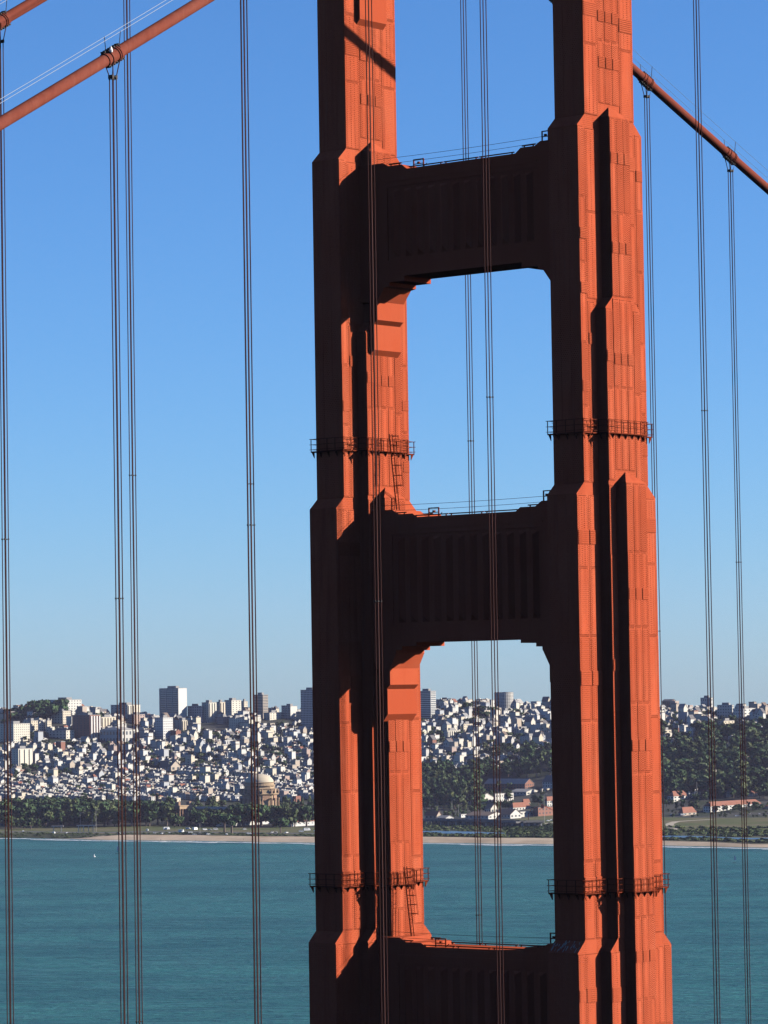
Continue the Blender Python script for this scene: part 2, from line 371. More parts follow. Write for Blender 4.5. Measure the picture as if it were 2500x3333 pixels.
# ---- inspection platforms round the legs
def platform(leg, boxes, z, o=.34):
    pl = MB()
    for i, (a, b) in enumerate(boxes): pl.box(-a-o, a+o, -b-o, b+o, z-.10+i*.004, z+.0-i*.004)
    ob = pl.build('platform', M['rail'], leg)
    q = [(boxes[0][0]+o, boxes[0][1]+o)]
    for (a0, b0), (a1, b1) in zip(boxes, boxes[1:]): q += [(a0+o, b1+o), (a1+o, b1+o)]
    poly = q+[(x, -y) for x, y in q[::-1]]+[(-x, -y) for x, y in q]+[(-x, y) for x, y in q[::-1]]
    for hz, r in ((1.12, .03), (.62, .024), (.16, .022)):
        rl = MB()
        for (p0, p1) in zip(poly, poly[1:]+poly[:1]):
            d = Vector((p1[0]-p0[0], p1[1]-p0[1], 0)); L = d.length
            if L < .01: continue
            d /= L; ex = .2 if L > 2.5 else .05
            rl.tube([(p0[0]-d.x*ex, p0[1]-d.y*ex, z+hz), (p1[0]+d.x*ex, p1[1]+d.y*ex, z+hz)], r, 5)
        rl.build('rail', M['rail'], ob)
    pm = MB(); pm.box(-.03, .03, -.03, .03, -.12, 1.15); pme = pm.mesh('post', M['rail'])
    bm = MB(); bm.prism([(0, -.08), (0, -.72), (-o, -.08)], -.03, .03, 'y'); bme = bm.mesh('bracket', M['rail'])
    bm2 = MB(); bm2.prism([(.02, -.10), (-o, -.10), (-o, -.62)], -.035, .035, 'y'); bme = bm2.mesh('bracket', M['rail'])
    for (p0, p1) in zip(poly, poly[1:]+poly[:1]):
        d = Vector((p1[0]-p0[0], p1[1]-p0[1], 0)); L = d.length
        if L < .3: continue
        d /= L; n = max(1, round(L/.95)); nrm = Vector((d.y, -d.x, 0)); mid = (Vector((*p0, 0))+Vector((*p1, 0)))/2
        # outward test: a point a little outside must not lie in any widened box
        tpt = mid+nrm*.1
        if any(abs(tpt.x) < a+o-.01 and abs(tpt.y) < b+o-.01 for a, b in boxes): nrm = -nrm
        for k in range(n+1):
            p = Vector((*p0, 0))+d*(L*k/n)
            inst('post', pme, ob, (p.x, p.y, z))
            if 0 < k < n or n == 1 or L > 2.5:
                pp = p+d*(.1 if k == 0 else -.1 if k == n else 0)
                inst('bracket', bme, ob, (pp.x, pp.y, z), rot=(0, 0, math.atan2(nrm.y, nrm.x)))
    return ob
for leg in legs:
    platform(leg, [(1.6, 4.80), (2.67, 2.55)], 166.47)
    platform(leg, [(1.6, 5.87), (2.67, 2.55), (3.74, 1.5)], 126.5)

# ---- caged ladders from the struts up to the platforms of the far leg
def ladder(p0, p1, w, base):
    p0, p1 = Vector(p0), Vector(p1); ob = MB()
    ob.tube([p0, p1], .075, 4); ob.tube([p0+Vector((0, w, 0)), p1+Vector((0, w, 0))], .05, 4)
    o = ob.build('ladder', M['rail'], tower)
    L = (p1-p0).length; n = int(L/.32); rg = MB(); rg.tube([(0, 0, 0), (0, w, 0)], .02, 4); rme = rg.mesh('rung', M['rail'])
    for k in range(1, n): inst('rung', rme, o, p0+(p1-p0)*(k/n))
    hp = MB(); hp.tube([(.0, 0, 0), (.35, -.06, 0), (.68, .08, 0), (.75, w/2+.1, 0), (.68, w+.12, 0), (.35, w+.2, 0), (0, w, 0)], .028, 4); hme = hp.mesh('cage_hoop', M['rail'])
    hs = [.33, .46, .59, .72, .85, .97]
    for t in hs: inst('cage_hoop', hme, o, p0+(p1-p0)*t)
    for (dx, dy) in ((.68, .08), (.75, w/2+.1), (.68, w+.12)):
        st = MB(); st.tube([p0+(p1-p0)*.31+Vector((dx, dy, 0)), p0+(p1-p0)*.98+Vector((dx, dy, 0))], .022, 4); st.build('cage_strap', M['rail'], o)
    return o
ladder((-9.55, -.25, 160.85), (-10.15, -.45, 168.0), .42, 0)
ladder((-8.6, -.30, 121.7), (-9.15, -.55, 128.1), .42, 0)

# ------------------------------------------------------------------ main cables, bands, hand ropes
def zc(s):                                   # cable height at distance s south of the tower (negative = north)
    return 227.3-.447*s+.000349*s*s if s > 0 else 227.3+.587*s+.00028*s*s
HN = [-15.75, -31.02, -46.38, -61.27, -76.6, -91.9, -107.1, -122.4]
HS = [16.25, 31.5, 46.75, 61.9, 77.2, 92.4, 107.7]
def main_cable(x, label):
    root = tag(empty('main_cable', (x, Y0, 227.3)), label, 'bridge cable')
    ys = list(range(-210, 0, 3))+list(range(0, 181, 3))
    mb = MB(); mb.tube([(0, y, zc(y)-227.3) for y in ys], .47, 20); mb.build('cable', M['cable'], root, True)
    # hand ropes on stanchions
    for dx in (-.5, .5):
        w = MB(); w.tube([(dx, y, zc(y)-227.3+1.62) for y in ys if abs(y) > 6], .02, 4); w.build('hand_rope', M['wire'], root)
    band = MB(); n = 18
    band.tube([(0, 0, -.95), (0, 0, .95)], .535, n)
    for zz in (-.5, .32, .52): band.tube([(0, 0, zz-.045), (0, 0, zz+.045)], .60, n)
    bme = band.mesh('cable_band', M['cable'])
    fl = MB()
    for s in (1, -1):
        fl.box(-.16, .16, s*.50-.10, s*.50+.14*s+.0 if s > 0 else s*.50+.10, -.95, .95)
        for k in range(7): fl.box(-.24, .24, s*.60-.05, s*.60+.05, -.84+k*.28-.05, -.84+k*.28+.05)
    fme = fl.mesh('band_flange', M['black'])
    po = MB(); po.tube([(0, 0, .45), (0, 0, 1.66)], .03, 5); pme = po.mesh('stanchion', M['black'])
    for y in HN+HS:
        if y < -110 or y > 100: continue
        sl = (zc(y+.1)-zc(y-.1))/.2; ang = math.atan(sl)
        b = inst('cable_band', bme, root, (0, y, zc(y)-227.3), rot=(ang-math.pi/2, 0, 0))
        inst('band_flange', fme, b)
        for dx, dy in ((-.5, -.35), (.5, .35)): inst('stanchion', pme, root, (dx*.6, y+dy, zc(y+dy)-227.3), (1, 1, 1), (0, math.atan(dx*.25), 0))
    return root
mcw = main_cable(H2, 'nearer orange main cable crossing the upper left corner, large below the other')
mce = main_cable(-H2, 'farther main cable seen at top left edge and again right of the tower')
lamp = MB(); lamp.lathe([(.02, 0), (.12, .02), (.15, .16), (.08, .36), (.02, .5)], 8); lamp.build('signal_lamp', M['white'], mcw, loc=(.45, -61.9, zc(-61.9)-227.3+.45))

# ------------------------------------------------------------------ suspender ropes
def suspender(x, y, splices, label, zbot=78.0):
    zt = zc(y); root = tag(empty('suspender_rope_set', (x, Y0+y, zbot)), label, 'suspender ropes', 'suspender ropes hanging from the main cables')
    a, b = .205, .155; zs = zt-1.62-zbot
    for su in (1, -1):
        for sv in (1, -1):
            r = MB(); dz = (zc(y+sv*.5)-zt)
            r.tube([(su*b, sv*a, 0), (su*b, sv*a, zs), (su*.42, sv*.42, zt-zbot-.35+dz), (su*.56, sv*.44, zt-zbot+dz), (su*.3, sv*.44, zt-zbot+.5+dz), (0, sv*.44, zt-zbot+.58+dz)], .041, 6)
            r.build('rope', M['rope'], root)
    sp_ = MB(); sp_.box(-b-.07, b+.07, -.05, .05, -.05, .05)
    for s in (1, -1): sp_.box(-b-.08, b+.08, s*a-.075, s*a+.075, -.13, .13)
    sme = sp_.mesh('spreader', M['black']); inst('spreader', sme, root, (0, 0, zs))
    c = MB()
    for su in (1, -1):
        for sv in (1, -1): c.box(su*b-.055, su*b+.055, sv*a-.055, sv*a+.055, -.06, .06)
    c.box(-b, b, -.025, .025, -.03, .03); c.box(-.025, .025, -a, a, -.03, .03); cme = c.mesh('clamp', M['black'])
    for z in splices: inst('clamp', cme, root, (0, 0, z-zbot))
sus = [
 (H2, HN[0], [169.0], 'dark rope set crossing the struts right of the picture centre, nearest the right leg'),
 (H2, HN[1], [151.5], 'dark rope set hanging in front of the left tower leg'),
 (H2, HN[2], [157.3], 'nearer of two overlapping rope sets midway between left leg and left edge'),
 (H2, HN[3], [151.4, 190.6], 'rope set hanging from the banded clamp with the white lamp'),
 (-H2, HN[0], [163.0], 'rope set just behind a nearer one midway between left leg and left edge'),
 (-H2, HN[1], [163.2, 116.2], 'rope set passing behind the near cable, right of the clamp with the lamp'),
 (-H2, HN[2], [157.3], 'rope set hanging at the very left edge of the picture'),
 (-H2, HS[0], [168.3, 122.6], 'rope set behind the struts, seen through the two tower openings'),
 (-H2, HS[2], [150.0], 'rope set close against the right side of the right tower leg'),
 (H2, HS[0], [169.5], 'rope set right of the tower that passes in front of the right cable'),
 (-H2, HS[3], [157.4], 'rightmost rope set, hanging from the lower clamp of the right cable')]
for s in sus: suspender(*s)

# ------------------------------------------------------------------ the far shore: coordinates (r = metres right of the view axis, d = metres ahead)
F2 = np.array([-math.sin(YAW), math.cos(YAW)]); R2 = np.array([math.cos(YAW), math.sin(YAW)])
def rd2w(r, d): return CAM[0]+d*F2[0]+r*R2[0], CAM[1]+d*F2[1]+r*R2[1]
def w2rd(x, y):
    dx, dy = x-CAM[0], y-CAM[1]; return dx*R2[0]+dy*R2[1], dx*F2[0]+dy*F2[1]
def proj(x, y, z):
    p = np.array([x, y, z])-CAM; q = p@FWD; return PW/2+FPX*(p@RGT)/q, PH/2-FPX*(p@UPV)/q
def shore(r): return 3480-.66*r+14*math.sin(r*.011)+7*math.sin(r*.031+1)+2.5*math.sin(r*.11)+1.5*math.sin(r*.23+2)
def sstep(a, b, x):
    t = min(1.0, max(0.0, (x-a)/(b-a))); return t*t*(3-2*t)
def terrain(r, d):
    t = d-shore(r)
    if t < 0: return -2.0+max(-3.0, t*.05)
    z = -2+5.2*sstep(-10, 60, t)
    a = r/d
    foot = 4330-330*sstep(.02, .085, a)
    ridge = 5260-350*sstep(.05, .11, a)
    zr = 117+6*math.sin(r*.009+.6)+3*math.sin(r*.023)
    z += (zr-4)*(0.62*sstep(foot, ridge, d)+0.38*max(0, min(1, (d-foot)/(ridge-foot))))
    z += 2.0*math.sin(r*.017+d*.009)*sstep(foot, foot+300, d)
    if d > ridge: z -= (d-ridge)*.06
    return z
def hor(x): return 2264.7-(x-1250)*.01617
def ground_at(x, y):
    """world point of the terrain seen at photograph column x, row y (used to read distances)"""
    a = math.tan(math.atan((x-1250)/FPX)); best = None
    prev = None
    for d in range(3300, 5300, 6):
        yy = hor(x)+FPX*(CAM[2]-terrain(a*d, d))/d
        if prev is not None and yy <= y: return a*d, float(d)
        prev = yy
    return a*5250, 5250.0

# ---- water
def water_mat():
    mt, t, b, g = new_mat('bay_water'); P = g.outputs['Position']
    rot = t.nodes.new('ShaderNodeMapping'); rot.vector_type = 'TEXTURE'; rot.inputs['Rotation'].default_value = (0, 0, YAW); t.links.new(P, rot.inputs[0]); Q = rot.outputs[0]
    n1 = noise(t, Q, 1.0, 5, 0.65, (.055, .15, 1)); n2 = noise(t, Q, 1.0, 4, 0.6, (.0045, .010, 1)); n3 = noise(t, Q, 1.0, 3, .5, (.22, .55, 1)); n4 = noise(t, Q, 1.0, 3, .55, (.012, .05, 1))
    cc = mixrgb(t, ramp(t, n2, [(0.42, 0.0), (0.6, 1.0)]), (0.012, 0.076, 0.068), (0.025, 0.122, 0.106))
    cc = mixrgb(t, ramp(t, n4, [(0.40, 0.0), (0.72, .8)]), cc, (0.036, 0.125, 0.115))
    cc = mixrgb(t, ramp(t, n1, [(0.30, .75), (0.55, 0.0)]), cc, (0.007, 0.044, 0.044))
    cap = noise(t, Q, 1.0, 3, .75, (.05, .16, 1))
    cc = mixrgb(t, ramp(t, cap, [(0.765, 0.0), (0.79, 0.85)]), cc, (0.40, 0.45, 0.46))
    t.links.new(cc, b.inputs['Base Color']); b.inputs['Roughness'].default_value = 0.38; b.inputs['IOR'].default_value = 1.33
    b.inputs['Specular IOR Level'].default_value = 0.22
    h = math_n(t, 'ADD', math_n(t, 'MULTIPLY', n1, 2.4), math_n(t, 'ADD', math_n(t, 'MULTIPLY', n3, 0.8), math_n(t, 'MULTIPLY', n4, 2.2)))
    bump(t, b, h, 1.0, 1.6); return mt
wm = MB()
q = [rd2w(-3000, -2300), rd2w(3000, -2300), rd2w(3000, 7600), rd2w(-3000, 7600)]
wm.add([(*p, 0.0) for p in q], [(0, 1, 2, 3)])
tag(wm.build('water', water_mat()), 'teal bay water with small wind waves', 'water', kind='structure')

# ---- the unseen headland behind the viewpoint, added to block low northern sky light
def head_z(x, y):
    s_ = -(y+75)-40*math.sin(x*.006)
    if s_ < 0: return -6+s_*.02
    z = 128*(1-math.exp(-s_/105))+165*sstep(260, 950, s_)+18*math.sin(x*.011+1)*sstep(150, 500, s_)+9*math.sin(x*.027+y*.021)*sstep(40, 200, s_)
    cx, cy = CAM[0]-FWD[0]*4, CAM[1]-FWD[1]*4; g2 = (x-cx)**2+(y-cy)**2
    w_ = math.exp(-g2/(2*34.0**2)); return z*(1-w_)+w_*min(z, 140.0)+max(0, 141.9-min(z, 141.9))*math.exp(-g2/(2*9.0**2)) if z < 141 else z*(1-w_)+w_*141.0
hd = MB(); NX, NY = 90, 60; xs_ = [-900+2900*i/NX for i in range(NX+1)]; ys_ = [-40-1500*(k/NY)**1.3 for k in range(NY+1)]
hd.add([(x_, y_, head_z(x_, y_)) for x_ in xs_ for y_ in ys_], [(i*(NY+1)+k+1, (i+1)*(NY+1)+k+1, (i+1)*(NY+1)+k, i*(NY+1)+k) for i in range(NX) for k in range(NY)])
hmat, ht, hbs, hg = new_mat('headland_scrub'); ht.links.new(mixrgb(ht, noise(ht, hg.outputs['Position'], .03, 6, .7), (.012, .016, .008), (.036, .032, .018)), hbs.inputs['Base Color']); hbs.inputs['Roughness'].default_value = .95  # scrub colour darkened to send less light onto the tower's north faces
tag(hd.build('headland', hmat, smooth=True), 'unseen dark scrubby headland behind the viewpoint, added to block low northern sky', 'headland', kind='structure')

# ---- land
def ground_mat(name, a, b_, sc=.05, third=None):
    mt, t, b, g = new_mat(name); n1 = noise(t, g.outputs['Position'], sc, 6, .7); n2 = noise(t, g.outputs['Position'], sc*.2, 3, .6)
    cc = mixrgb(t, ramp(t, n1, [(.35, 0.0), (.65, 1.0)]), a, b_)
    if third: cc = mixrgb(t, ramp(t, n2, [(.45, 0.0), (.62, 1.0)]), cc, third)
    t.links.new(cc, b.inputs['Base Color']); b.inputs['Roughness'].default_value = .95; b.inputs['Specular IOR Level'].default_value = .1
    return mt
M['earth'] = ground_mat('city_ground', (.035,.038,.034), (.065,.063,.055), .06, (.028,.036,.02))
M['sand'] = ground_mat('beach_sand', (.33,.255,.18), (.40,.315,.23), .08, (.29,.22,.15))
M['grass'] = ground_mat('park_grass', (.055,.068,.024), (.085,.092,.036), .07, (.11,.094,.052))
M['scrub'] = ground_mat('marsh_scrub', (.026,.034,.017), (.058,.058,.032), .12, (.036,.045,.018))
M['asphalt'] = ground_mat('asphalt', (.075,.075,.075), (.10,.098,.095), .1)
M['path'] = ground_mat('path_gravel', (.28,.24,.185), (.34,.30,.235), .3)
M['lagoon'] = plain('lagoon_water', (.05,.095,.13), .3, .1, .05, .4)
def beach_w(r): return 12+62*sstep(-340, -260, r)-34*sstep(120, 300, r)+5*math.sin(r*.05)
def lg0(r): return beach_w(r)+62+16*math.sin(r*.02)
def sheet(name, r0, r1, nr, lo, hi, nd, mat, label, dz=0.0, cat=None, warp=0):
    mb = MB(); vs = []; fs = []
    for i in range(nr+1):
        r = r0+(r1-r0)*i/nr
        for k in range(nd+1):
            a, b = lo(r), hi(r); d = a+(b-a)*k/nd
            x, y = rd2w(r, d); vs.append((x, y, terrain(r, d)+dz))
    for i in range(nr):
        for k in range(nd):
            o = i*(nd+1)+k; fs.append((o, o+nd+1, o+nd+2, o+1))
    mb.add(vs, fs); return tag(mb.build(name, mat, smooth=True), label, cat, kind='structure')
RMX = 700
sheet('beach', -RMX, RMX, 140, lambda r: shore(r)-14, lambda r: shore(r)+beach_w(r)+8, 8, M['sand'], 'pale sand beach along the far shore', .05, 'beach')
sheet('dunes', -RMX, RMX, 140, lambda r: shore(r)+beach_w(r)+4, lambda r: shore(r)+beach_w(r)+52, 3, M['scrub'], 'scrubby dune strip behind the beach', .12, 'dunes')
sheet('park_lawn', -RMX, RMX, 120, lambda r: shore(r)+beach_w(r)+50, lambda r: shore(r)+beach_w(r)+260+420*sstep(60, 200, r), 14, M['grass'], 'green shoreline park lawn behind the beach', .05, 'lawn')
sheet('land', -900, 900, 120, lambda r: shore(r)-14, lambda r: 7300, 110, M['earth'], 'hilly city ground on the far shore', -.35, 'land')
sheet('lagoon', 8, RMX, 60, lambda r: shore(r)+lg0(r)+14, lambda r: shore(r)+lg0(r)+64+20*math.sin(r*.03), 4, M['lagoon'], 'narrow blue tidal lagoon behind the dunes', .25, 'lagoon')
sheet('marsh', 8, RMX, 70, lambda r: shore(r)+lg0(r)+75, lambda r: shore(r)+lg0(r)+235, 6, M['scrub'], 'dark green marsh scrub beyond the lagoon', .15, 'marsh')
sheet('parking_lot', -420, -20, 50, lambda r: shore(r)+beach_w(r)+70, lambda r: shore(r)+beach_w(r)+100, 3, M['asphalt'], 'narrow beach parking lot behind the sand', .14, 'parking lot')
def ribbon(name, pts, w, mat, label, cat, dz=.3):
    mb = MB(); vs = []; fs = []
    P = [ground_at(*p) for p in pts]; Q = []
    for (a, b) in zip(P, P[1:]):
        for k in range(8): Q.append((a[0]+(b[0]-a[0])*k/8, a[1]+(b[1]-a[1])*k/8))
    Q.append(P[-1])
    for i, (r, d) in enumerate(Q):
        a, b = Q[max(0, i-1)], Q[min(len(Q)-1, i+1)]; t = np.array([b[0]-a[0], b[1]-a[1]]); t /= (np.linalg.norm(t)+1e-6); nn = (-t[1], t[0])
        for s in (-1, 1):
            rr, dd = r+nn[0]*w/2*s, d+nn[1]*w/2*s; x, y = rd2w(rr, dd); vs.append((x, y, terrain(rr, dd)+dz))
    for i in range(len(Q)-1): fs.append((2*i, 2*i+2, 2*i+3, 2*i+1))
    mb.add(vs, fs); return tag(mb.build(name, mat), label, cat, kind='structure')
ribbon('footpath', [(2185,2704),(2163,2692),(2160,2681),(2180,2674),(2222,2671),(2300,2666)], 9, M['path'], 'pale looping footpath through the marsh meadow', 'path')
ribbon('shore_promenade', [(1380,2690),(1480,2692),(1600,2696),(1800,2690)], 7, M['path'], 'pale promenade path along the lagoon', 'path')
ribbon('embankment_road', [(1655,2697),(1700,2690),(1760,2680),(1840,2672)], 9, M['path'], 'pale road climbing right beside the green embankment', 'road')
# surf: broken white foam ribbons along the waterline
fm = MB()
for off, ph, thr in ((-3, 0, -.55), (-11, 2.1, .25), (-20, 4.0, .62)):
    r = -RMX
    while r < RMX:
        w = 2.2+2.0*math.sin(r*.043+ph)+1.6*math.sin(r*.17+ph*2)
        if w > thr*4:
            L = random.uniform(5, 12); d0 = shore(r)+off+random.uniform(-1, 1); d1 = shore(r+L)+off+random.uniform(-1, 1); h = max(.6, w)*random.uniform(.7, 1.2)
            P = [rd2w(r, d0-h), rd2w(r+L, d1-h*.6), rd2w(r+L+1, d1+h*.5), rd2w(r-1, d0+h*.7)]
            fm.add([(*p, .06) for p in P]+[(*((np.array(P[0])+np.array(P[2]))/2), .32)], [(0,1,4),(1,2,4),(2,3,4),(3,0,4)])
            r += L*random.uniform(.7, 1.0)
        else: r += 7
tag(fm.build('surf', M['white']), 'thin broken line of white surf at the beach', 'surf', kind='stuff')
# scrub clumps of marsh and dunes
def leaf_cloud(n, seed, blobs, leaf, flat=1.0):
    g = np.random.default_rng(seed); V = []; Fc = []
    for i in range(n):
        bx, by, bz, br, bh = blobs[g.integers(len(blobs))]
        v = g.normal(size=3); v /= np.linalg.norm(v); rad = g.uniform(.72, 1.05)
        p = np.array([bx, by, bz])+v*np.array([br, br, bh])*rad
        n1 = v+g.normal(size=3)*.38; n1 /= np.linalg.norm(n1); a = np.cross(n1, g.normal(size=3)); a /= np.linalg.norm(a); b = np.cross(n1, a)
        s = leaf*g.uniform(.6, 1.4); o = len(V)
        V += [p+a*s, p+b*s*.8, p-a*s*.9, p-b*s]; Fc.append((o, o+1, o+2, o+3))
    return V, Fc
sc_mb = MB(); tv, tf = leaf_cloud(46, 3, [(0,0,.5,1.0,.55),(.7,.3,.4,.7,.4)], .33)
tv = np.array(tv)
for k in range(1500):
    r = rng.uniform(-40, 560); q0 = shore(r)+lg0(r)
    d = rng.choice([rng.uniform(q0+70, q0+300), rng.uniform(q0+70, q0+240), rng.uniform(shore(r)+beach_w(r)+14, shore(r)+beach_w(r)+58)])
    if abs(r/d) > .118: continue
    x, y = rd2w(r, d); s = rng.uniform(1.2, 3.4); z = terrain(r, d)
    sc_mb.add(tv*np.array([s*1.5, s*1.5, s*.8])+np.array([x, y, z]), tf)
for k in range(420):
    r = rng.uniform(-560, 40); d = shore(r)+beach_w(r)+rng.uniform(6, 66)
    if abs(r/d) > .118: continue
    x, y = rd2w(r, d); s = rng.uniform(.7, 2.0)
    sc_mb.add(tv*np.array([s*1.6, s*1.6, s*.7])+np.array([x, y, terrain(r, d)]), tf)
for k in range(700):      # the long hedge-green embankment right of centre
    x0 = rng.uniform(1630, 1860); r, d = ground_at(x0, rng.uniform(2686, 2716)); x, y = rd2w(r, d); s = rng.uniform(1.5, 3.2)
    sc_mb.add(tv*np.array([s*1.5, s*1.5, s*.9])+np.array([x, y, terrain(r, d)]), tf)
tag(sc_mb.build('shoreline_scrub', M['leaf2']), 'low dark scrub covering dunes, marsh and embankment', 'scrub', kind='stuff')

# ------------------------------------------------------------------ the city on the far shore
def Z1(x, y): return .3315*x, 2200+.3315*y
def Z2(x, y): return 500+.3315*x, 2200+.3315*y
def Z3(x, y): return 1330+.3014*x, 2200+.3014*y
def Z4(x, y): return 2100+.2712*x, 2200+.2712*y
ZB_X0, ZB_Y0 = -60, 2180
items = []          # (distance, kind, index, rect) for choosing which repeats show largest
blocks = []         # photograph rectangles of the landmark buildings, with distance
win_me = unit.mesh('window', M['glass'])
unit_by = {}
def cube(mat):
    if mat.name not in unit_by: unit_by[mat.name] = unit.mesh('block', mat)
    return unit_by[mat.name]
def frame_of(xl, xc, xr, yt, yb, dfix=None):
    r, d = ground_at(xc, yb)
    if dfix: d += dfix; r = (xc-1250)/FPX*d
    yc = YAW-math.atan((xc-1250)/FPX); s = d/FPX
    LX = max(3.0, (xc-xl)*s/math.cos(yc)); LY = max(3.0, (xr-xc)*s/math.sin(yc))
    H = (yb-yt)*s; x, y = rd2w(r, d); z = CAM[2]-(yb-hor(xc))*s
    blocks.append((xl-3, xr+3, yt, yb, d)); items.append((d, 'b', len(blocks), (xl, xr, yt, yb)))
    return x, y, z, LX, LY, H, d
def grid_windows(root, LX, LY, H, fl, nw, nn, w=.38, h=.40, z0=1.2):
    fh = (H-z0)/fl
    for f in range(fl):
        zc_ = z0+fh*(f+.5)
        for i in range(nw): inst('window', win_me, root, (.04, LY*(i+.5)/nw, zc_), (.16, LY/nw*w, fh*h))
        for i in range(nn): inst('window', win_me, root, (-LX*(i+.5)/nn, -.04, zc_), (LX/nn*w, .16, fh*h))
def block(label, px, wall, fl=8, nw=5, nn=4, name='apartment_building', roof=0, style='grid', w=.36, h=.38, dfix=None, pent=True, cat='building'):
    x, y, z, LX, LY, H, d = frame_of(*px, dfix)
    root = tag(empty(name, (x, y, z)), label, cat)
    wl = MB(); wl.box(-LX, 0, 0, LY, -8, H); wl.build('wall', MW[wall], root)
    rf = MB(); rf.box(-LX-.25, .25, -.25, LY+.25, H, H+.5)
    if pent: rf.box(-LX*.7, -LX*.25, LY*.25, LY*.65, H+.5, H+3.6)
    rf.build('roof', MR[roof] if roof >= 0 else MW[wall], root)
    if style == 'grid': grid_windows(root, LX, LY, H, fl, nw, nn, w, h)
    elif style == 'bands':
        fh = H/fl
        for f in range(fl):
            inst('window_band', win_me, root, (-LX/2, -.05, fh*(f+.5)), (LX*.96, .2, fh*.58)); inst('window_band', win_me, root, (.05, LY/2, fh*(f+.5)), (.2, LY*.93, fh*.5))
    elif style == 'balcony':
        fh = H/fl
        for f in range(fl):
            inst('window_band', win_me, root, (-LX/2, -.05, fh*(f+.55)), (LX*.94, .2, fh*.6))
            inst('balcony', cube(MW[wall]), root, (-LX/2, -.6, fh*f+.6), (LX*.9, 1.5, .9))
        for i in (0.0, .33, .66, 1.0): inst('pier', cube(MW[4]), root, (-LX*i if i else -.6, -.3, H/2), (1.1, 1.2, H))
    elif style == 'ribs':
        for i in range(nw): inst('bay', cube(MW[1 if wall == 8 else wall]), root, (.4, LY*(i+.5)/nw, H/2-.6), (1.4, LY/nw*.5, H-1.2))
        grid_windows(root, LX, LY, H, fl, nw*2, nn, .24, .36)
    return root
def gabled(label, px, yr, wall, roof, axis='x', name='house', nw=3, nn=4, fl=2, dfix=None, cat='building'):
    """px eave rectangle, yr: photograph row of the ridge"""
    x, y, z, LX, LY, H, d = frame_of(*px, dfix); rh = (px[3]-yr)*d/FPX; rh = max(rh, 1.0)
    root = tag(empty(name, (x, y, z)), label, cat); o = .5
    wl = MB(); rf = MB(); t = .35
    if axis == 'x':
        wl.prism([(0, -10), (LY, -10), (LY, H), (LY/2, H+rh), (0, H)], -LX, 0, 'x')
        for s in (0, 1):
            e = (-o, H-o*rh/(LY/2)) if s == 0 else (LY+o, H-o*rh/(LY/2))
            rf.prism([e, (LY/2, H+rh), (LY/2, H+rh+t), (e[0], e[1]+t)], -LX-o, o, 'x')
    else:
        wl.box(-LX, 0, 0, LY, -10, H); ix = min(LX/2, LY*.3)
        rf.add([(-LX-o,-o,H),(o,-o,H),(o,LY+o,H),(-LX-o,LY+o,H),(-LX/2,ix*.9,H+rh),(-LX/2,LY-ix*.9,H+rh)], [(0,1,4),(1,2,5,4),(2,3,5),(3,0,4,5),(3,2,1,0)])
    wl.build('wall', MW[wall], root); rf.build('roof', MR[roof], root)
    grid_windows(root, LX, LY, H, fl, nw, nn, .45, .5, .6)
    return root
def P(Z, xl, xc, xr, yt, yb): a = Z(xl, yt); b = Z(xc, yb); c = Z(xr, yb); return (a[0], b[0], c[0], a[1], b[1])

block('wide cream apartment slab with a grid of windows at the far left', P(Z1,-60,105,265,470,665), 2, 8, 8, 5)
block('narrow cream block rising behind the far-left cream slab', P(Z1,-30,75,200,374,480), 3, 5, 6, 4)
block('cream block with vertical bays below the far-left slab', P(Z1,70,150,290,715,885), 2, 7, 3, 3, style='ribs')
block('white hilltop block right of the dark tree clump, far left', P(Z1,455,640,775,235,395), 0, 6, 5, 6)
block('pale yellow block below the white hilltop block', P(Z1,480,590,670,345,475), 3, 5, 4, 4)
block('small white block tucked left of the pale yellow one', P(Z1,415,475,560,325,440), 0, 4, 4, 3)
block('tall brick apartment block with white bay strips', P(Z1,680,855,960,385,625), 8, 10, 4, 5, style='ribs')
block('long beige ribbed block right of the brick apartments', P(Z1,945,968,1110,405,505), 3, 4, 5, 1, style='ribs', dfix=0.1)
gabled('large pale classical hall with a low hipped roof and tall windows', P(Z1,950,1165,1300,528,665), 2200+.3315*497, 4, 1, 'y', 'school_hall', 4, 7, 2)
block('salmon pink block right of the beige ribbed one', P(Z1,1225,1292,1395,380,505), 5, 5, 4, 3, dfix=60)
block('white tower block with a dark windowed side, left of the slab tower', P(Z1,1490,1572,1668,410,640), 1, 9, 5, 4)
block('cream hilltop apartments in the gap left of the slab tower', P(Z1,1060,1228,1350,285,385), 2, 4, 5, 5, style='ribs', dfix=60)
block('low cream block below the brick apartments', P(Z1,450,620,700,535,625), 2, 3, 3, 5)
for a, b, c, w_, t in ((205,278,345,3,'left'),(345,360,418,2,'middle'),(418,436,478,3,'right')):
    block('beige row block above the far-left slab, %s of three' % t, P(Z1,a,b,c,440 if t != 'middle' else 452,548), w_, 4, 3, 2)
block('tall slab tower with balconied dark front and blank white side', P(Z2,35,220,300,122,390), 1, 15, 0, 0, style='balcony', cat='tower block', name='tower_block')
block('dark flat-topped block just right of the slab tower', P(Z2,305,438,450,297,405), 6, 4, 1, 6)
block('stepped cream block, leftmost of the hilltop cluster', P(Z2,445,515,590,262,440), 2, 8, 3, 3, style='ribs', dfix=0.1)
block('slim cream block, second of the hilltop cluster', P(Z2,585,625,675,258,370), 3, 6, 2, 2, style='ribs', dfix=55)
block('highest cream block of the hilltop cluster', P(Z2,668,738,832,240,370), 2, 6, 3, 3, dfix=110)
block('small cream block at the right end of the hilltop cluster', P(Z2,832,860,895,250,340), 3, 5, 2, 2, dfix=160)
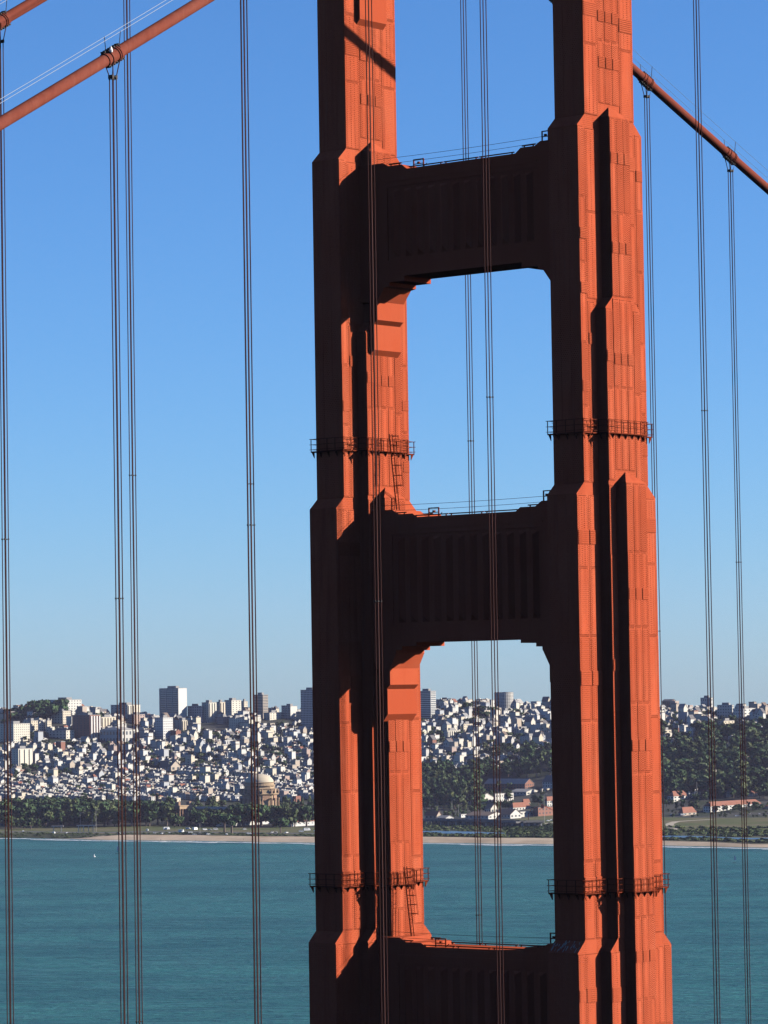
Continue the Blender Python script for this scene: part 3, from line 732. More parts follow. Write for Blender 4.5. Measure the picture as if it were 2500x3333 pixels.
block('dark brown tower behind the overlapping rope sets', P(Z2,955,1045,1096,187,370), 7, 12, 2, 5, style='bands', cat='tower block', name='tower_block', dfix=0.1)
block('white tower with stacked balconies left of the tower leg', P(Z2,1235,1318,1380,298,462), 0, 10, 3, 0, style='balcony', cat='tower block', name='tower_block', dfix=60)
block('tall blue-grey gridded tower half hidden by the left tower leg', P(Z2,1415,1548,1610,138,525), 6, 22, 4, 9, cat='tower block', name='tower_block', w=.7, h=.6)
block('cream corner block with a shaded side below the hilltop cluster', P(Z2,710,772,850,412,535), 2, 7, 4, 3, dfix=0.1)
block('cream block with bays right of the white tower block', P(Z2,176,250,330,436,535), 3, 5, 4, 3, style='ribs')
block('cream row with small windows under the hilltop cluster', P(Z2,450,500,590,447,522), 2, 3, 5, 2, dfix=120)
block('cream stepped block left of the balcony tower', P(Z2,1050,1110,1242,362,475), 2, 5, 5, 2, dfix=60)
block('dull pink block between the cream ones below the hilltop', P(Z2,592,652,722,402,515), 5, 5, 4, 3, dfix=70)
block('small white block against the trees left of the balcony tower', P(Z2,1240,1262,1318,540,612), 1, 3, 3, 1)
block('white flats with bays halfway down the slope', P(Z2,655,668,775,632,690), 1, 3, 5, 1, style='ribs')
block('office tower with white floor stripes right of the left leg', P(Z3,60,205,262,165,470), 1, 15, 2, 5, style='bands', cat='tower block', name='tower_block')
block('small plain cream block beside the striped office tower', P(Z3,272,283,330,303,372), 3, 3, 1, 1)
block('cream flats with stacked balconies below the round tower', P(Z3,765,785,862,372,460), 3, 5, 3, 1)
block('white flat-roofed house below the round tower', P(Z3,984,992,1066,376,436), 1, 3, 3, 1)
block('white apartment terrace with bays left of the first ropes', P(Z3,342,378,520,590,682), 9, 4, 6, 2, style='ribs')
block('yellowish house block above the white terrace', P(Z3,545,556,652,520,602), 3, 3, 4, 1)
block('cream apartments with bright side left of the right leg', P(Z3,1158,1262,1360,652,742), 9, 4, 4, 4, style='ribs')
block('pale houses block in the right part of the opening', P(Z3,1100,1150,1300,575,640), 0, 3, 5, 2)
block('pale grey villa with flat top on the right skyline', P(Z4,622,748,768,264,375), 4, 2, 1, 5)
block('plain blank pale block on the wooded slope right of the tower', P(Z4,350,458,472,435,552), 6, 3, 0, 0, pent=False)
block('terraced grey house row below the right skyline', P(Z4,820,1000,1018,350,500), 4, 4, 1, 6)
block('white stepped house among trees on the right slope', P(Z4,1010,1135,1280,392,525), 1, 3, 3, 5)
block('small cream house catching sun on the right slope', P(Z4,830,896,1022,540,612), 3, 2, 3, 2)
block('cream house directly right of the right leg', P(Z4,150,186,266,650,735), 3, 2, 2, 1)
block('brick house with white windows right of the right leg', P(Z4,268,350,428,622,700), 8, 2, 3, 3)
gabled('dark gabled house with chimneys on the right skyline', P(Z4,160,270,330,305,385), 2200+.2712*282, 8, 2, 'x', 'house', 2, 4)
gabled('long brick barracks with grey roof and sunny gable end', P(Z3,765,1205,1303,1162,1224), 2200+.3014*1112, 8, 0, 'x', 'barracks', 4, 14, 2)
gabled('white barracks with grey roof behind the brick one', P(Z3,1080,1312,1388,1130,1206), 2200+.3014*1064, 0, 0, 'x', 'barracks', 3, 9, 2, dfix=90)
gabled('second white barracks cut off by the right leg', P(Z3,1395,1580,1680,1140,1206), 2200+.3014*1072, 0, 2, 'x', 'barracks', 3, 7, 2)
gabled('white hall with wide gable front and tall windows', P(Z3,520,712,880,1322,1382), 2200+.3014*1270, 0, 1, 'x', 'hall', 5, 8, 1)
block('long flat white wing right of the gable-fronted hall', P(Z3,876,884,1082,1272,1378), 0, 2, 9, 1, 'hall_wing', 1, pent=False)
gabled('low pale shed roofs right of the white hall', P(Z3,1040,1218,1368,1250,1286), 2200+.3014*1222, 9, 0, 'x', 'shed', 3, 5, 1)
block('long low cream shed near the right leg', P(Z3,1368,1388,1600,1218,1258), 3, 1, 7, 1, 'shed', 1, pent=False)
gabled('brown-roofed shed with white end left of the rope sets', P(Z3,765,832,912,1428,1484), 2200+.3014*1376, 9, 4, 'x', 'shed', 2, 3, 1)
gabled('white house with broad red tile roof in the middle opening', P(Z3,1040,1074,1262,1418,1456), 2200+.3014*1366, 0, 3, 'y', 'house', 6, 1, 1)
gabled('small red-roofed house above the broad red roof', P(Z3,1170,1186,1262,1366,1392), 2200+.3014*1326, 7, 3, 'y', 'house', 3, 1, 1)
gabled('white two-storey house with red roof by the right leg', P(Z3,1420,1440,1540,1346,1412), 2200+.3014*1300, 0, 3, 'y', 'house', 4, 1, 2)
gabled('large brown-roofed warehouse with white walls', P(Z3,868,1042,1160,1492,1534), 2200+.3014*1438, 0, 4, 'x', 'warehouse', 3, 5, 1)
gabled('long brown-roofed shed with white wall near the viaduct', P(Z3,555,805,985,1506,1540), 2200+.3014*1470, 0, 4, 'x', 'shed', 4, 6, 1)
block('flat red-brick warehouse beside the right leg', P(Z3,1290,1342,1600,1418,1512), 8, 2, 7, 2, 'warehouse', 2, pent=False)
block('pale low shed left of the brick warehouse', P(Z3,1115,1150,1290,1464,1518), 9, 1, 4, 1, 'shed', 0, pent=False)
gabled('dark red roofed shed at the left end of the viaduct', P(Z3,120,250,300,1500,1545), 2200+.3014*1458, 7, 3, 'x', 'shed', 2, 3, 1)
gabled('grey-roofed pavilion beside the viaduct', P(Z3,250,345,430,1530,1552), 2200+.3014*1506, 4, 0, 'x', 'pavilion', 2, 3, 1)
block('tiny white hut left of the long brown shed', P(Z3,505,512,570,1492,1524), 1, 1, 2, 1, 'hut', 0, pent=False)
gabled('long white barracks with dark red roof right of the tower', P(Z4,630,715,1330,1562,1634), 2200+.2712*1508, 0, 3, 'y', 'barracks', 14, 3, 2)
gabled('white house with red roof beside the right leg', P(Z4,205,276,450,1440,1512), 2200+.2712*1380, 0, 3, 'y', 'house', 4, 2, 2)
gabled('red tiled cottage among trees right of the tower', P(Z4,330,385,545,1640,1676), 2200+.2712*1572, 7, 3, 'y', 'cottage', 3, 2, 1)
for k, (xa, ya, wl_, rf_, wd, t_) in enumerate(((2178,2560,0,3,26,'white cottage with red roof low on the wooded slope'),(2262,2585,9,4,30,'pale brown-roofed house between trees above the long barracks'),(2345,2568,0,0,24,'white grey-roofed house above the long barracks'),
        (2430,2590,2,3,34,'cream red-roofed house right of the ropes above the barracks'),(2475,2560,0,4,22,'small white house at the right edge of the wooded slope'),(2300,2505,9,0,24,'off-white house half way up the wooded slope'),
        (2400,2470,0,1,26,'white house high on the wooded slope by the right ropes'),(2205,2478,2,4,22,'cream house on the wooded slope near the right leg'),(2488,2632,0,3,40,'white red-roofed annexe right of the long barracks'))):
    gabled(t_, (xa-wd*.45, xa, xa+wd*.7, ya-9, ya), ya-17, wl_, rf_, 'y' if k % 2 else 'x', 'house', 3, 2, 2)
gabled('brown curved exhibition hall with long roof behind the park trees', P(Z2,350,1030,1060,1352,1432), 2200+.3315*1288, 7, 1, 'x', 'exhibition_hall', 1, 9, 1)
block('long low white shed behind the beach cars', P(Z2,586,592,1130,1440,1476), 1, 1, 12, 1, 'shed', 1, pent=False)
block('second long white shed nearer the left leg', P(Z2,1286,1292,1575,1440,1474), 1, 1, 7, 1, 'shed', 1, pent=False)
gabled('long red-roofed barrack behind the second white shed', P(Z2,1330,1345,1590,1432,1450), 2200+.3315*1408, 7, 3, 'y', 'barracks', 8, 1, 1)
gabled('grey church nave with steep gable, left of the domed rotunda', P(Z2,28,108,120,880,932), 2200+.3315*832, 4, 2, 'x', 'church', 1, 3, 1)
gabled('church gable with big pointed window beside the grey nave', P(Z2,112,136,228,885,935), 2200+.3315*835, 7, 2, 'x', 'church', 2, 1, 1)

def spire(label, px, yb, yt, w):
    r, d = ground_at(px, yb); s = d/FPX; x, y = rd2w(r, d); z = terrain(r, d); H = (yb-yt)*s
    root = tag(empty('church_steeple', (x, y, z)), label, 'steeple')
    a = MB(); a.box(-w, w, -w, w, -6, H*.6); a.build('tower_shaft', MW[5], root)
    b = MB(); b.rings([(H*.6, w*1.15, w*1.15), (H*.66, w*.9, w*.9), (H, .1, .1)]); b.build('spire', MR[2], root)
spire('slender church steeple above the grey nave', Z2(172, 0)[0], Z2(0, 860)[1], Z2(0, 742)[1], 2.4)

# round grid-fronted tower
r, d = ground_at(1630, 2200+.3014*360); x, y = rd2w(r, d); s_ = d/FPX
root = tag(empty('round_tower', (x, y, terrain(r, d)-8)), 'round tower with a white concrete grid, on the skyline between the ropes', 'tower block')
Rr = 96*.3014*s_; Hh = 205*.3014*s_+8
c = MB(); c.lathe([(Rr, 0), (Rr, Hh), (Rr*.98, Hh+.1), (0, Hh+.2)], 32); c.build('glass_core', M['glass'], root)
for k in range(15):
    f = MB(); z = 4+k*(Hh-4)/15; f.lathe([(Rr+.05, z), (Rr+.9, z), (Rr+.9, z+1.2), (Rr+.05, z+1.2)], 32); f.build('floor_ring', MW[0], root)
for k in range(28):
    a = 2*math.pi*k/28; inst('mullion', cube(MW[0]), root, ((Rr+.6)*math.cos(a), (Rr+.6)*math.sin(a), Hh/2), (.8, .8, Hh), (0, 0, a))
blocks.append((1596, 1664, 2245, 2308, d)); items.append((d, 'b', 999, (1600, 1660, 2248, 2308)))

# the domed rotunda
M['ochre'] = plain('ochre_stone', (.30, .215, .135), .9, .15, .3); M['dome'] = plain('dome_tile', (.40, .34, .25), .75, .08, .2); M['terra'] = plain('terracotta_stone', (.26, .16, .105), .9, .15, .3)
def rotunda():
    d = 4005.0; r = (831-1250)/FPX*d; x, y = rd2w(r, d); z = terrain(r, d)
    root = tag(empty('domed_rotunda', (x, y, z), R(20)), 'large ochre domed rotunda with columns rising above park trees', 'rotunda')
    b = MB(); b.lathe([(19.5, -2), (19.5, 38), (17, 38.2), (17, 42)], 8); b.build('drum', M['ochre'], root)
    c = MB(); c.lathe([(19.6, 31.5), (21.4, 32), (22.2, 33.2), (20.2, 34.2), (20.2, 38), (21, 38.6), (17.0, 39)], 8); c.build('cornice', M['ochre'], root)
    c = MB(); c.lathe([(17, 41.6), (17.8, 42), (17.8, 43), (16.6, 43.4), (16.6, 45.3), (17.2, 45.8), (16.2, 46.2)], 32); c.build('dome_ring', M['ochre'], root)
    dm = MB(); dm.lathe([(16.2*math.cos(t), 46+9.2*math.sin(t)) for t in [k*math.pi/2/9 for k in range(9)]]+[(.3, 55.3)], 32); dm.build('dome', M['dome'], root, True)
    colm = MB(); colm.lathe([(1.5, 0), (1.5, 1), (1.15, 1.4), (1.0, 22), (1.5, 23.5), (1.6, 24.4)], 10); cme = colm.mesh('column', M['terra'])
    arch = MB(); arch.prism([(-3.6, 0), (3.6, 0), (3.6, 16)]+[(3.6*math.cos(t), 16+3.6*math.sin(t)) for t in [k*math.pi/8 for k in range(1, 8)]]+[(-3.6, 16)], -.3, .3, 'y'); ame = arch.mesh('arch_shade_panel', M['black'])  # solid dark slab, its colour stands for the shade inside the arch
    st = MB(); st.rings([(0, 1.0, 1.0), (1.2, 1.0, 1.0), (3.2, .6, .6), (4.4, .45, .45), (5.0, .1, .1)]); sme = st.mesh('statue', M['terra'])
    att = MB(); att.box(-4.4, 4.4, -.5, .5, 0, 5.4); atm = att.mesh('relief_panel', M['terra'])
    for k in range(8):
        a = 2*math.pi*(k+.5)/8+math.pi/8; ca, sa = math.cos(a), math.sin(a); rr = 19.5*math.cos(math.pi/8)
        inst('arch_shade_panel', ame, root, (ca*(rr+.2), sa*(rr+.2), 0), rot=(0, 0, a+math.pi/2))
        inst('relief_panel', atm, root, (ca*(rr+.5), sa*(rr+.5), 26), rot=(0, 0, a+math.pi/2))
        for t in (-5.6, 5.6):
            for q_ in (2.4,):
                inst('column', cme, root, (ca*(rr+q_)-sa*t, sa*(rr+q_)+ca*t, 4))
            inst('statue', sme, root, (ca*(rr+2.2)-sa*t, sa*(rr+2.2)+ca*t, 34))
    blocks.append((765, 905, 2522, 2605, d)); items.append((d, 'b', 998, (765, 905, 2525, 2640)))
rotunda()
def colonnade(label, px, d, n, h):
    r = (px-1250)/FPX*d; x, y = rd2w(r, d); z = terrain(r, d)
    root = tag(empty('colonnade', (x, y, z)), label, 'colonnade')
    colm = MB(); colm.lathe([(1.3, 0), (1.0, 1.2), (.85, h-2), (1.3, h-.8), (1.3, h)], 10); cme = colm.mesh('column', M['terra'])
    for k in range(n):
        inst('column', cme, root, (0, k*4.4, 0)); inst('column', cme, root, (-5, k*4.4, 0))
    e = MB(); e.box(-6.8, 1.8, -1.8, (n-1)*4.4+1.8, h, h+3.2); e.box(-7.3, 2.3, -2.3, (n-1)*4.4+2.3, h+3.2, h+4.0); e.build('entablature', M['ochre'], root)
    for k in (0, n-1):
        bx = MB(); bx.box(-5, 0, k*4.4-1.5, k*4.4+1.5, h+4, h+8); bx.build('urn_box', M['terra'], root)
    blocks.append((px-8, px+36, 2590, 2655, d))
colonnade('orange columned pavilion among trees left of the rotunda', Z2(215, 0)[0], 3985.0, 5, 18)
colonnade('low columned walk right of the rotunda, behind trees', Z2(1420, 0)[0], 3990.0, 6, 12)

# ---- row houses: generated along street blocks, the ones that show largest are built one by one
rsh = random.Random(21)
def zone(x, y):
    """what stands on the ground seen at photograph (x, y): share of houses, share of trees"""
    if x < 1110: return (1, .10) if y < 2608 else (0, 0)
    if x < 1560: return (1, .14) if y < 2522 else (0, 0)
    if x < 1830: return (1, .22) if y < 2475+max(0, 1700-x)*.4 else (0, 0)
    if x < 2120: return (1, .3) if y < 2420 else (0, 0)
    return (.95, .5) if y < 2365 else ((.75, .5) if y < 2440 else (.24, .2) if y < 2595 else (0, 0))
houses = []; yard_trees = []
BX, BY = 90.0, 38.0
x_lo, x_hi, y_lo, y_hi = -4300, -1500, 1900, 4700
def visible_rd(r, d): return 3800 < d < 5330 and abs(r/d) < .1125
for ib in range(int((x_hi-x_lo)/BX)):
    for jb in range(int((y_hi-y_lo)/BY)):
        bx, by = x_lo+ib*BX, y_lo+jb*BY+ (ib % 2)*17+rsh.uniform(-6, 6)
        rr, dd = w2rd(bx+60, by+40)
        if not (3600 < dd < 5500 and abs(rr/dd) < .135): continue
        for row in (0, 1):
            xx = bx; hrow = rsh.uniform(4.2, 6.4)
            while xx < bx+BX-9:
                hi = sstep(30, 95, terrain(*w2rd(xx, by))); big = rsh.random() < .05+.34*hi; wdt = rsh.uniform(7, 12) if big else rsh.uniform(3.4, 5.6)
                dep = rsh.uniform(6, 10); h0 = rsh.uniform(8, 13+5*hi) if big else (hrow+rsh.uniform(-.7, .9) if hi < .25 else hrow+rsh.uniform(-1.4, 1.8))
                yy = by+rsh.uniform(0, 3) if row == 0 else by+BY-10-dep-rsh.uniform(0, 3)
                cx, cy = xx+wdt/2, yy+dep/2; r, d = w2rd(cx, cy)
                if visible_rd(r, d):
                    z = min(terrain(*w2rd(xx, yy)), terrain(*w2rd(xx+wdt, yy+dep)), terrain(*w2rd(xx+wdt, yy)))
                    px, py = proj(cx, cy, terrain(r, d)); ph, pt = zone(px, py)
                    u = rsh.random(); gv = math.sin(r*.021+1.3)*math.sin(d*.027+r*.006)+.5*math.sin(r*.05+d*.033)
                    if hi > .12 and gv > .5: u += .62; pt = pt*.8+.22
                    if u < ph*(.96 if hi < .25 else .9):
                        houses.append([xx, yy, z-1.5, wdt*(rsh.uniform(.97, .995) if hi < .25 else rsh.uniform(.9, .99)), dep, h0+1.5, r, d])
                    if rsh.random() < pt*(1.1 if hi < .25 else 3.0): yard_trees.append((cx+rsh.uniform(-9, 9), yy+dep+rsh.uniform(2, 9) if row == 0 else yy-rsh.uniform(2, 9)))
                xx += wdt
# drop houses that would stand in a landmark's footprint or hide it
def rect(x, y, z, w, dp, h):
    a = [proj(x+i*w, y+j*dp, z+k*h) for i in (0, 1) for j in (0, 1) for k in (0, 1)]
    return min(q[0] for q in a), max(q[0] for q in a), min(q[1] for q in a), max(q[1] for q in a)
keep = []
for h in houses:
    rc = rect(*h[:6]); cxp, cyt, cyb = (rc[0]+rc[1])/2, rc[2], rc[3]; bad = False
    for (x0, x1, yt, yb, db) in blocks:
        if x0-2 < cxp < x1+2 and h[7] < db+45 and (yt-3 < cyt < yb-4 or yt < (cyt+cyb)/2 < yb): bad = True; break
    if not bad: keep.append(h+[rc])
houses = keep
walls_w = [20, 18, 13, 9, 14, 2, 6, 7, 2, 13]; 
for i, h in enumerate(houses):
    wc = rsh.choices(range(10), walls_w)[0]; rt = rsh.choices(['flat', 'gable', 'gabley', 'hip'], [72, 10, 10, 8])[0]
    rc_ = rsh.choices(range(5), [34, 38, 14, 3, 11])[0] if rt == 'flat' else rsh.choices(range(5), [34, 8, 32, 8, 18])[0]
    h += [wc, rt, rc_]; items.append((h[7], 'h', i, h[8]))
# ---- trees (position, height, width, tone)
trees = []
def add_tree(r, d, h, w, tone, kind):
    x, y = rd2w(r, d); z = terrain(r, d); px, py = proj(x, y, z); s = FPX/d
    if not -40 < px < 2540: return
    trees.append((x, y, z, h, w, tone, kind, px, py, d)); items.append((d, 't', len(trees)-1, (px-w*s*.5, px+w*s*.5, py-h*s, py)))
def blocked(px, py_top, py, d):
    for (x0, x1, yt, yb, db) in blocks:
        if x0 < px < x1 and d < db+10 and yt-2 < (py_top*.6+py*.4) < yb-2: return True
    return False
for (x, y) in yard_trees:
    r, d = w2rd(x, y); h = rsh.uniform(4, 9); px, py = proj(x, y, terrain(r, d))
    if not blocked(px, py-h*FPX/d, py, d): add_tree(r, d, h, h*rsh.uniform(.7, 1.1), rsh.choice((0, 0, 1)), 'yard')
def scatter(n, x0, x1, y0, y1, hmin, hmax, kind, wf=(.65, 1.0), tone=(0, 0, 1), clear=True):
    for k in range(n):
        px, py = rsh.uniform(x0, x1), rsh.uniform(y0, y1); r, d = ground_at(px, py); h = rsh.uniform(hmin, hmax)
        if clear and blocked(px, py-h*FPX/d, py, d): continue
        add_tree(r, d, h, h*rsh.uniform(*wf), rsh.choice(tone), kind)
scatter(110, -20, 330, 2666, 2692, 18, 29, 'park', clear=False)
scatter(60, 330, 560, 2664, 2690, 17, 28, 'park', clear=False)
scatter(12, -20, 120, 2690, 2698, 8, 14, 'park')
scatter(34, 540, 720, 2664, 2690, 12, 19, 'park', clear=False)
scatter(60, 590, 1090, 2628, 2662, 9, 16, 'park', tone=(1, 0, 1))
scatter(30, 860, 1090, 2640, 2676, 13, 22, 'park', (.35, .55), (1, 1, 0), False)
scatter(44, 725, 1010, 2682, 2691, 17, 26, 'park', tone=(1, 0, 0), clear=False)
scatter(26, 600, 760, 2676, 2688, 12, 17, 'park', tone=(1, 0), clear=False)
scatter(110, 1340, 1548, 2528, 2636, 16, 27, 'wood', (.6, .95))
scatter(42, 1680, 1850, 2460, 2530, 15, 24, 'wood')
scatter(40, 1540, 1700, 2500, 2535, 10, 18, 'wood')
scatter(60, 1370, 1850, 2560, 2650, 7, 14, 'wood', tone=(0, 1))
scatter(34, 1370, 1640, 2630, 2668, 5, 10, 'wood', tone=(1, 0))
scatter(270, 2115, 2530, 2395, 2590, 14, 27, 'wood', (.75, 1.2))
scatter(30, 2115, 2260, 2585, 2640, 7, 12, 'wood')
scatter(46, 2120, 2530, 2642, 2662, 3, 6, 'park', tone=(1, 0))
scatter(16, 2240, 2480, 2630, 2640, 5, 9, 'park', tone=(0, 0))
scatter(40, 2260, 2530, 2580, 2606, 7, 14, 'wood')
scatter(36, 2115, 2530, 2310, 2372, 7, 13, 'wood')
scatter(50, 1840, 2120, 2420, 2640, 12, 20, 'wood')
scatter(130, 0, 1010, 2380, 2540, 6, 11, 'yard', tone=(0, 0, 1))
scatter(70, 1370, 1690, 2340, 2480, 6, 12, 'yard', tone=(0, 0, 1))
scatter(16, 2275, 2450, 2637, 2643, 5, 9, 'park', tone=(0, 0, 1), clear=False)
# skyline clumps
for (xa, xb, ya, n, hh) in ((-10, 70, 2306, 10, 16), (30, 110, 2308, 9, 28), (90, 190, 2310, 14, 32), (290, 345, 2314, 7, 14), (1470, 1540, 2300, 6, 9), (1500, 1610, 2296, 10, 20), (1560, 1600, 2312, 4, 16), (1660, 1690, 2300, 4, 17), (1690, 1800, 2296, 9, 8), (1770, 1800, 2298, 4, 15), (1410, 1520, 2322, 10, 14)):
    for k in range(n):
        px = rsh.uniform(xa, xb); d = 5200-rsh.uniform(0, 80)-300*sstep(.05, .11, (px-1250)/FPX); r = (px-1250)/FPX*d; add_tree(r, d, hh*rsh.uniform(.5, 1.15), hh*rsh.uniform(.5, .9), 0, 'ridge')
for (zx, zy, h_) in ((1200, 1540, 21), (650, 1530, 26), (720, 1545, 27)):
    px, py = Z2(zx, zy); r, d = ground_at(px, py); add_tree(r, d, h_, h_*(.95 if zx == 1200 else .7), 0, 'pine')

# which repeats show largest: paint everything by distance into a coarse picture
ids = np.zeros((640, 2640), np.int32)-1
for k, (d, kd, i, rc) in enumerate(sorted(items, key=lambda q: -q[0])):
    x0, x1, y0, y1 = rc; a, b = int(x0)+60, int(x1)+61; c, e = int(y0)-2180, int(y1)-2179
    ids[max(0, c):max(0, e), max(0, a):max(0, b)] = k
order = sorted(items, key=lambda q: -q[0])
ids[:, 1075+0:0] = -1
for (a, b) in ((1018, 1365), (1795, 2150)): ids[:, a+60:b+60] = -1       # behind the tower legs
ids[:, :58] = -1; ids[:, 2562:] = -1
cnt = np.bincount(ids[ids >= 0].ravel(), minlength=len(order))
score_h = {}; score_t = {}
for k, (d, kd, i, rc) in enumerate(order):
    if kd == 'h': score_h[i] = cnt[k]
    elif kd == 't': score_t[i] = cnt[k]
top_h = set(sorted(score_h, key=lambda i: -score_h[i])[:300]); top_t = set(sorted(score_t, key=lambda i: -score_t[i])[:300])

LM = [('the domed rotunda', 831, 2560), ('the slab tower', 556, 2285), ('the far-left cream slab', 60, 2385), ('the brick apartment block', 275, 2370),
      ('the classical hall', 373, 2393), ('the hilltop cluster', 720, 2300), ('the balcony tower', 935, 2325), ('the church steeple', 557, 2470),
      ('the striped office tower', 1385, 2300), ('the round tower', 1630, 2280), ('the brick barracks', 1640, 2552), ('the gable-fronted hall', 1545, 2600),
      ('the viaduct', 1540, 2675), ('the long white barracks', 2365, 2625), ('the blank pale block', 2210, 2335), ('the white stepped house', 2420, 2325),
      ('the white terrace', 1460, 2390), ('the beach cars', 640, 2705), ('the columned pavilion', 575, 2625), ('the white hilltop block', 205, 2300), ('the red tiled cottage', 2225, 2640), ('the white sheds', 780, 2640)]
named = []
def finish_labels():
    by = {}
    for o, px in named: by.setdefault(o['label'], []).append((px, o))
    for lab, q in by.items():
        if len(q) < 2: continue
        q.sort(key=lambda a: a[0])
        for k, (px, o) in enumerate(q):
            o['label'] = (['leftmost', 'second', 'third', 'fourth', 'fifth', 'sixth', 'seventh', 'eighth'][k]+' ' if k < 8 else 'last ')+lab
def where(px, py):
    n, x, y = min(LM, key=lambda q: (q[1]-px)**2+1.6*(q[2]-py)**2); dx, dy = px-x, py-y
    far = 'just' if math.hypot(dx, dy) < 45 else 'somewhat' if math.hypot(dx, dy) < 110 else 'far'
    if abs(dx) < 14 and abs(dy) < 14: return 'right beside '+n
    v = 'below' if dy > 0 else 'above'; hz = 'left of' if dx < 0 else 'right of'
    if abs(dx) > 2.2*abs(dy): return f'{far} {hz} {n}'
    if abs(dy) > 2.2*abs(dx): return f'{far} {v} {n}'
    return f'{far} {v} and {hz.split()[0]} of {n}'

# house geometry, unit templates scaled per house (x: 0..1 east to west, y: 0..1, z: 0..1 eave)
def tpl(rt):
    w = MB(); r = MB()
    if rt == 'flat': w.box(0, 1, 0, 1, 0, 1); r.box(-.02, 1.02, -.015, 1.015, 1, 1.06)
    elif rt == 'gable':
        w.prism([(0, 0), (1, 0), (1, 1), (.5, 1.34), (0, 1)], 0, 1, 'x')
        r.prism([(-.04, .97), (.5, 1.34), (.5, 1.40), (-.04, 1.03)], -.04, 1.04, 'x'); r.prism([(1.04, .97), (1.04, 1.03), (.5, 1.40), (.5, 1.34)], -.04, 1.04, 'x')
    elif rt == 'gabley':
        w.prism([(0, 0), (1, 0), (1, 1), (.5, 1.32), (0, 1)], 0, 1, 'y')
        r.prism([(-.04, .97), (.5, 1.32), (.5, 1.38), (-.04, 1.03)], -.03, 1.03, 'y'); r.prism([(1.04, .97), (1.04, 1.03), (.5, 1.38), (.5, 1.32)], -.03, 1.03, 'y')
    else:
        w.box(0, 1, 0, 1, 0, 1); r.add([(-.05,-.03,1),(1.05,-.03,1),(1.05,1.03,1),(-.05,1.03,1),(.5,.3,1.28),(.5,.7,1.28)], [(0,1,4),(1,2,5,4),(2,3,5),(3,0,4,5),(3,2,1,0)])
    return w, r
TP = {k: tpl(k) for k in ('flat', 'gable', 'gabley', 'hip')}
tme = {}
def clutter(i, w, dp, hh):
    q = random.Random(i*7+1); out = []
    if q.random() < .5: a = q.uniform(1.6, 3.2); out.append((q.uniform(.1, .6)*w, q.uniform(.1, .7)*dp, hh, min(a, w*.4), q.uniform(1.6, 3.5), q.uniform(1.2, 2.6)))
    if q.random() < .4: out.append((q.uniform(0, .4)*w, -q.uniform(1.2, 3.0), 0, w*q.uniform(.35, .6), 3.2, hh*q.uniform(.45, .8)))
    if q.random() < .3: out.append((q.uniform(.1, .8)*w, q.uniform(.2, .8)*dp, hh*.9, .7, .7, hh*.1+q.uniform(1.6, 2.6)))
    return out
def tmesh(rt, part, mat):
    key = (rt, part, mat.name)
    if key not in tme: tme[key] = TP[rt][part].mesh('wall' if part == 0 else 'roof', mat)
    return tme[key]
def house_windows(w, dp, h, seed):
    q = random.Random(seed); out = []; fl = max(2, int(h/3.6)); nn = max(2, int(w/3.2)); nw = max(2, int(dp/5.5))
    for f in range(fl):
        zz = 1.6+(h-1.6)*(f+.55)/fl
        for i in range(nn):
            if q.random() < .85: out.append((w*(i+.5)/nn, -.03, zz, w/nn*.5, .12, 1.5))
        for i in range(nw):
            if q.random() < .55: out.append((w+.03, dp*(i+.5)/nw, zz, .12, dp/nw*.3, 1.4))
    return out
allm = MW+MR+[M['glass']]
mass = MB()
ST = {'flat': 'flat-roofed', 'gable': 'gabled', 'gabley': 'steep-gabled', 'hip': 'hip-roofed'}
for i, h in enumerate(houses):
    x, y, z, w, dp, hh, r, d, rc, wc, rt, ro = h
    rise = .9 if rt != 'flat' else 1.0
    if i in top_h:
        px, py = (rc[0]+rc[1])/2, (rc[2]+rc[3])/2
        lab = ('large ' if w > 11.5 else 'tall ' if hh > 12 else '')+f'{WNAMES[wc]} {ST[rt]} house, {RNAMES[ro]} roof, {where(px, py)}'
        lab = lab if len(lab.split()) < 16 else lab.replace(' '+RNAMES[ro]+' roof,', '')
        root = tag(empty('row_house', (x, y, z)), lab, 'house', 'row houses on the hillside'); named.append((root, px))
        inst('wall', tmesh(rt, 0, MW[wc]), root, (0, 0, 0), (w, dp, hh*rise)); inst('roof', tmesh(rt, 1, MR[ro]), root, (0, 0, 0), (w, dp, hh*rise))
        for b in clutter(i, w, dp, hh*rise): inst('annex' if b[2] == 0 else 'roof_hut', cube(MW[wc]), root, (b[0]+b[3]/2, b[1]+b[4]/2, b[2]+b[5]/2), b[3:])
        for b in sorted(house_windows(w, dp, hh*rise, i), key=lambda b: -b[3]*b[5]-b[4]*b[5])[:5]:
            inst('window', win_me, root, b[:3], b[3:])
    else:
        for part, mi in ((0, wc), (1, 10+ro)):
            mass.mi = mi; t = TP[rt][part]; sc_ = (w, dp, hh*rise)
            mass.add([(x+v[0]*sc_[0], y+v[1]*sc_[1], z+v[2]*sc_[2]) for v in t.v], t.f)
        mass.mi = wc
        for b in clutter(i, w, dp, hh*rise): mass.box(x+b[0], x+b[0]+b[3], y+b[1], y+b[1]+b[4], z+b[2], z+b[2]+b[5])
        mass.mi = 15
        for b in house_windows(w, dp, hh*rise, i):
            a = [(b[j]-b[3+j]/2, b[j]+b[3+j]/2) for j in range(3)]
            if b[4] < .2: mass.add([(x+a[0][0], y-.08, z+a[2][0]), (x+a[0][1], y-.08, z+a[2][0]), (x+a[0][1], y-.08, z+a[2][1]), (x+a[0][0], y-.08, z+a[2][1])], [(0, 1, 2, 3)])
            else: mass.add([(x+w+.08, y+a[1][0], z+a[2][0]), (x+w+.08, y+a[1][1], z+a[2][0]), (x+w+.08, y+a[1][1], z+a[2][1]), (x+w+.08, y+a[1][0], z+a[2][1])], [(0, 1, 2, 3)])
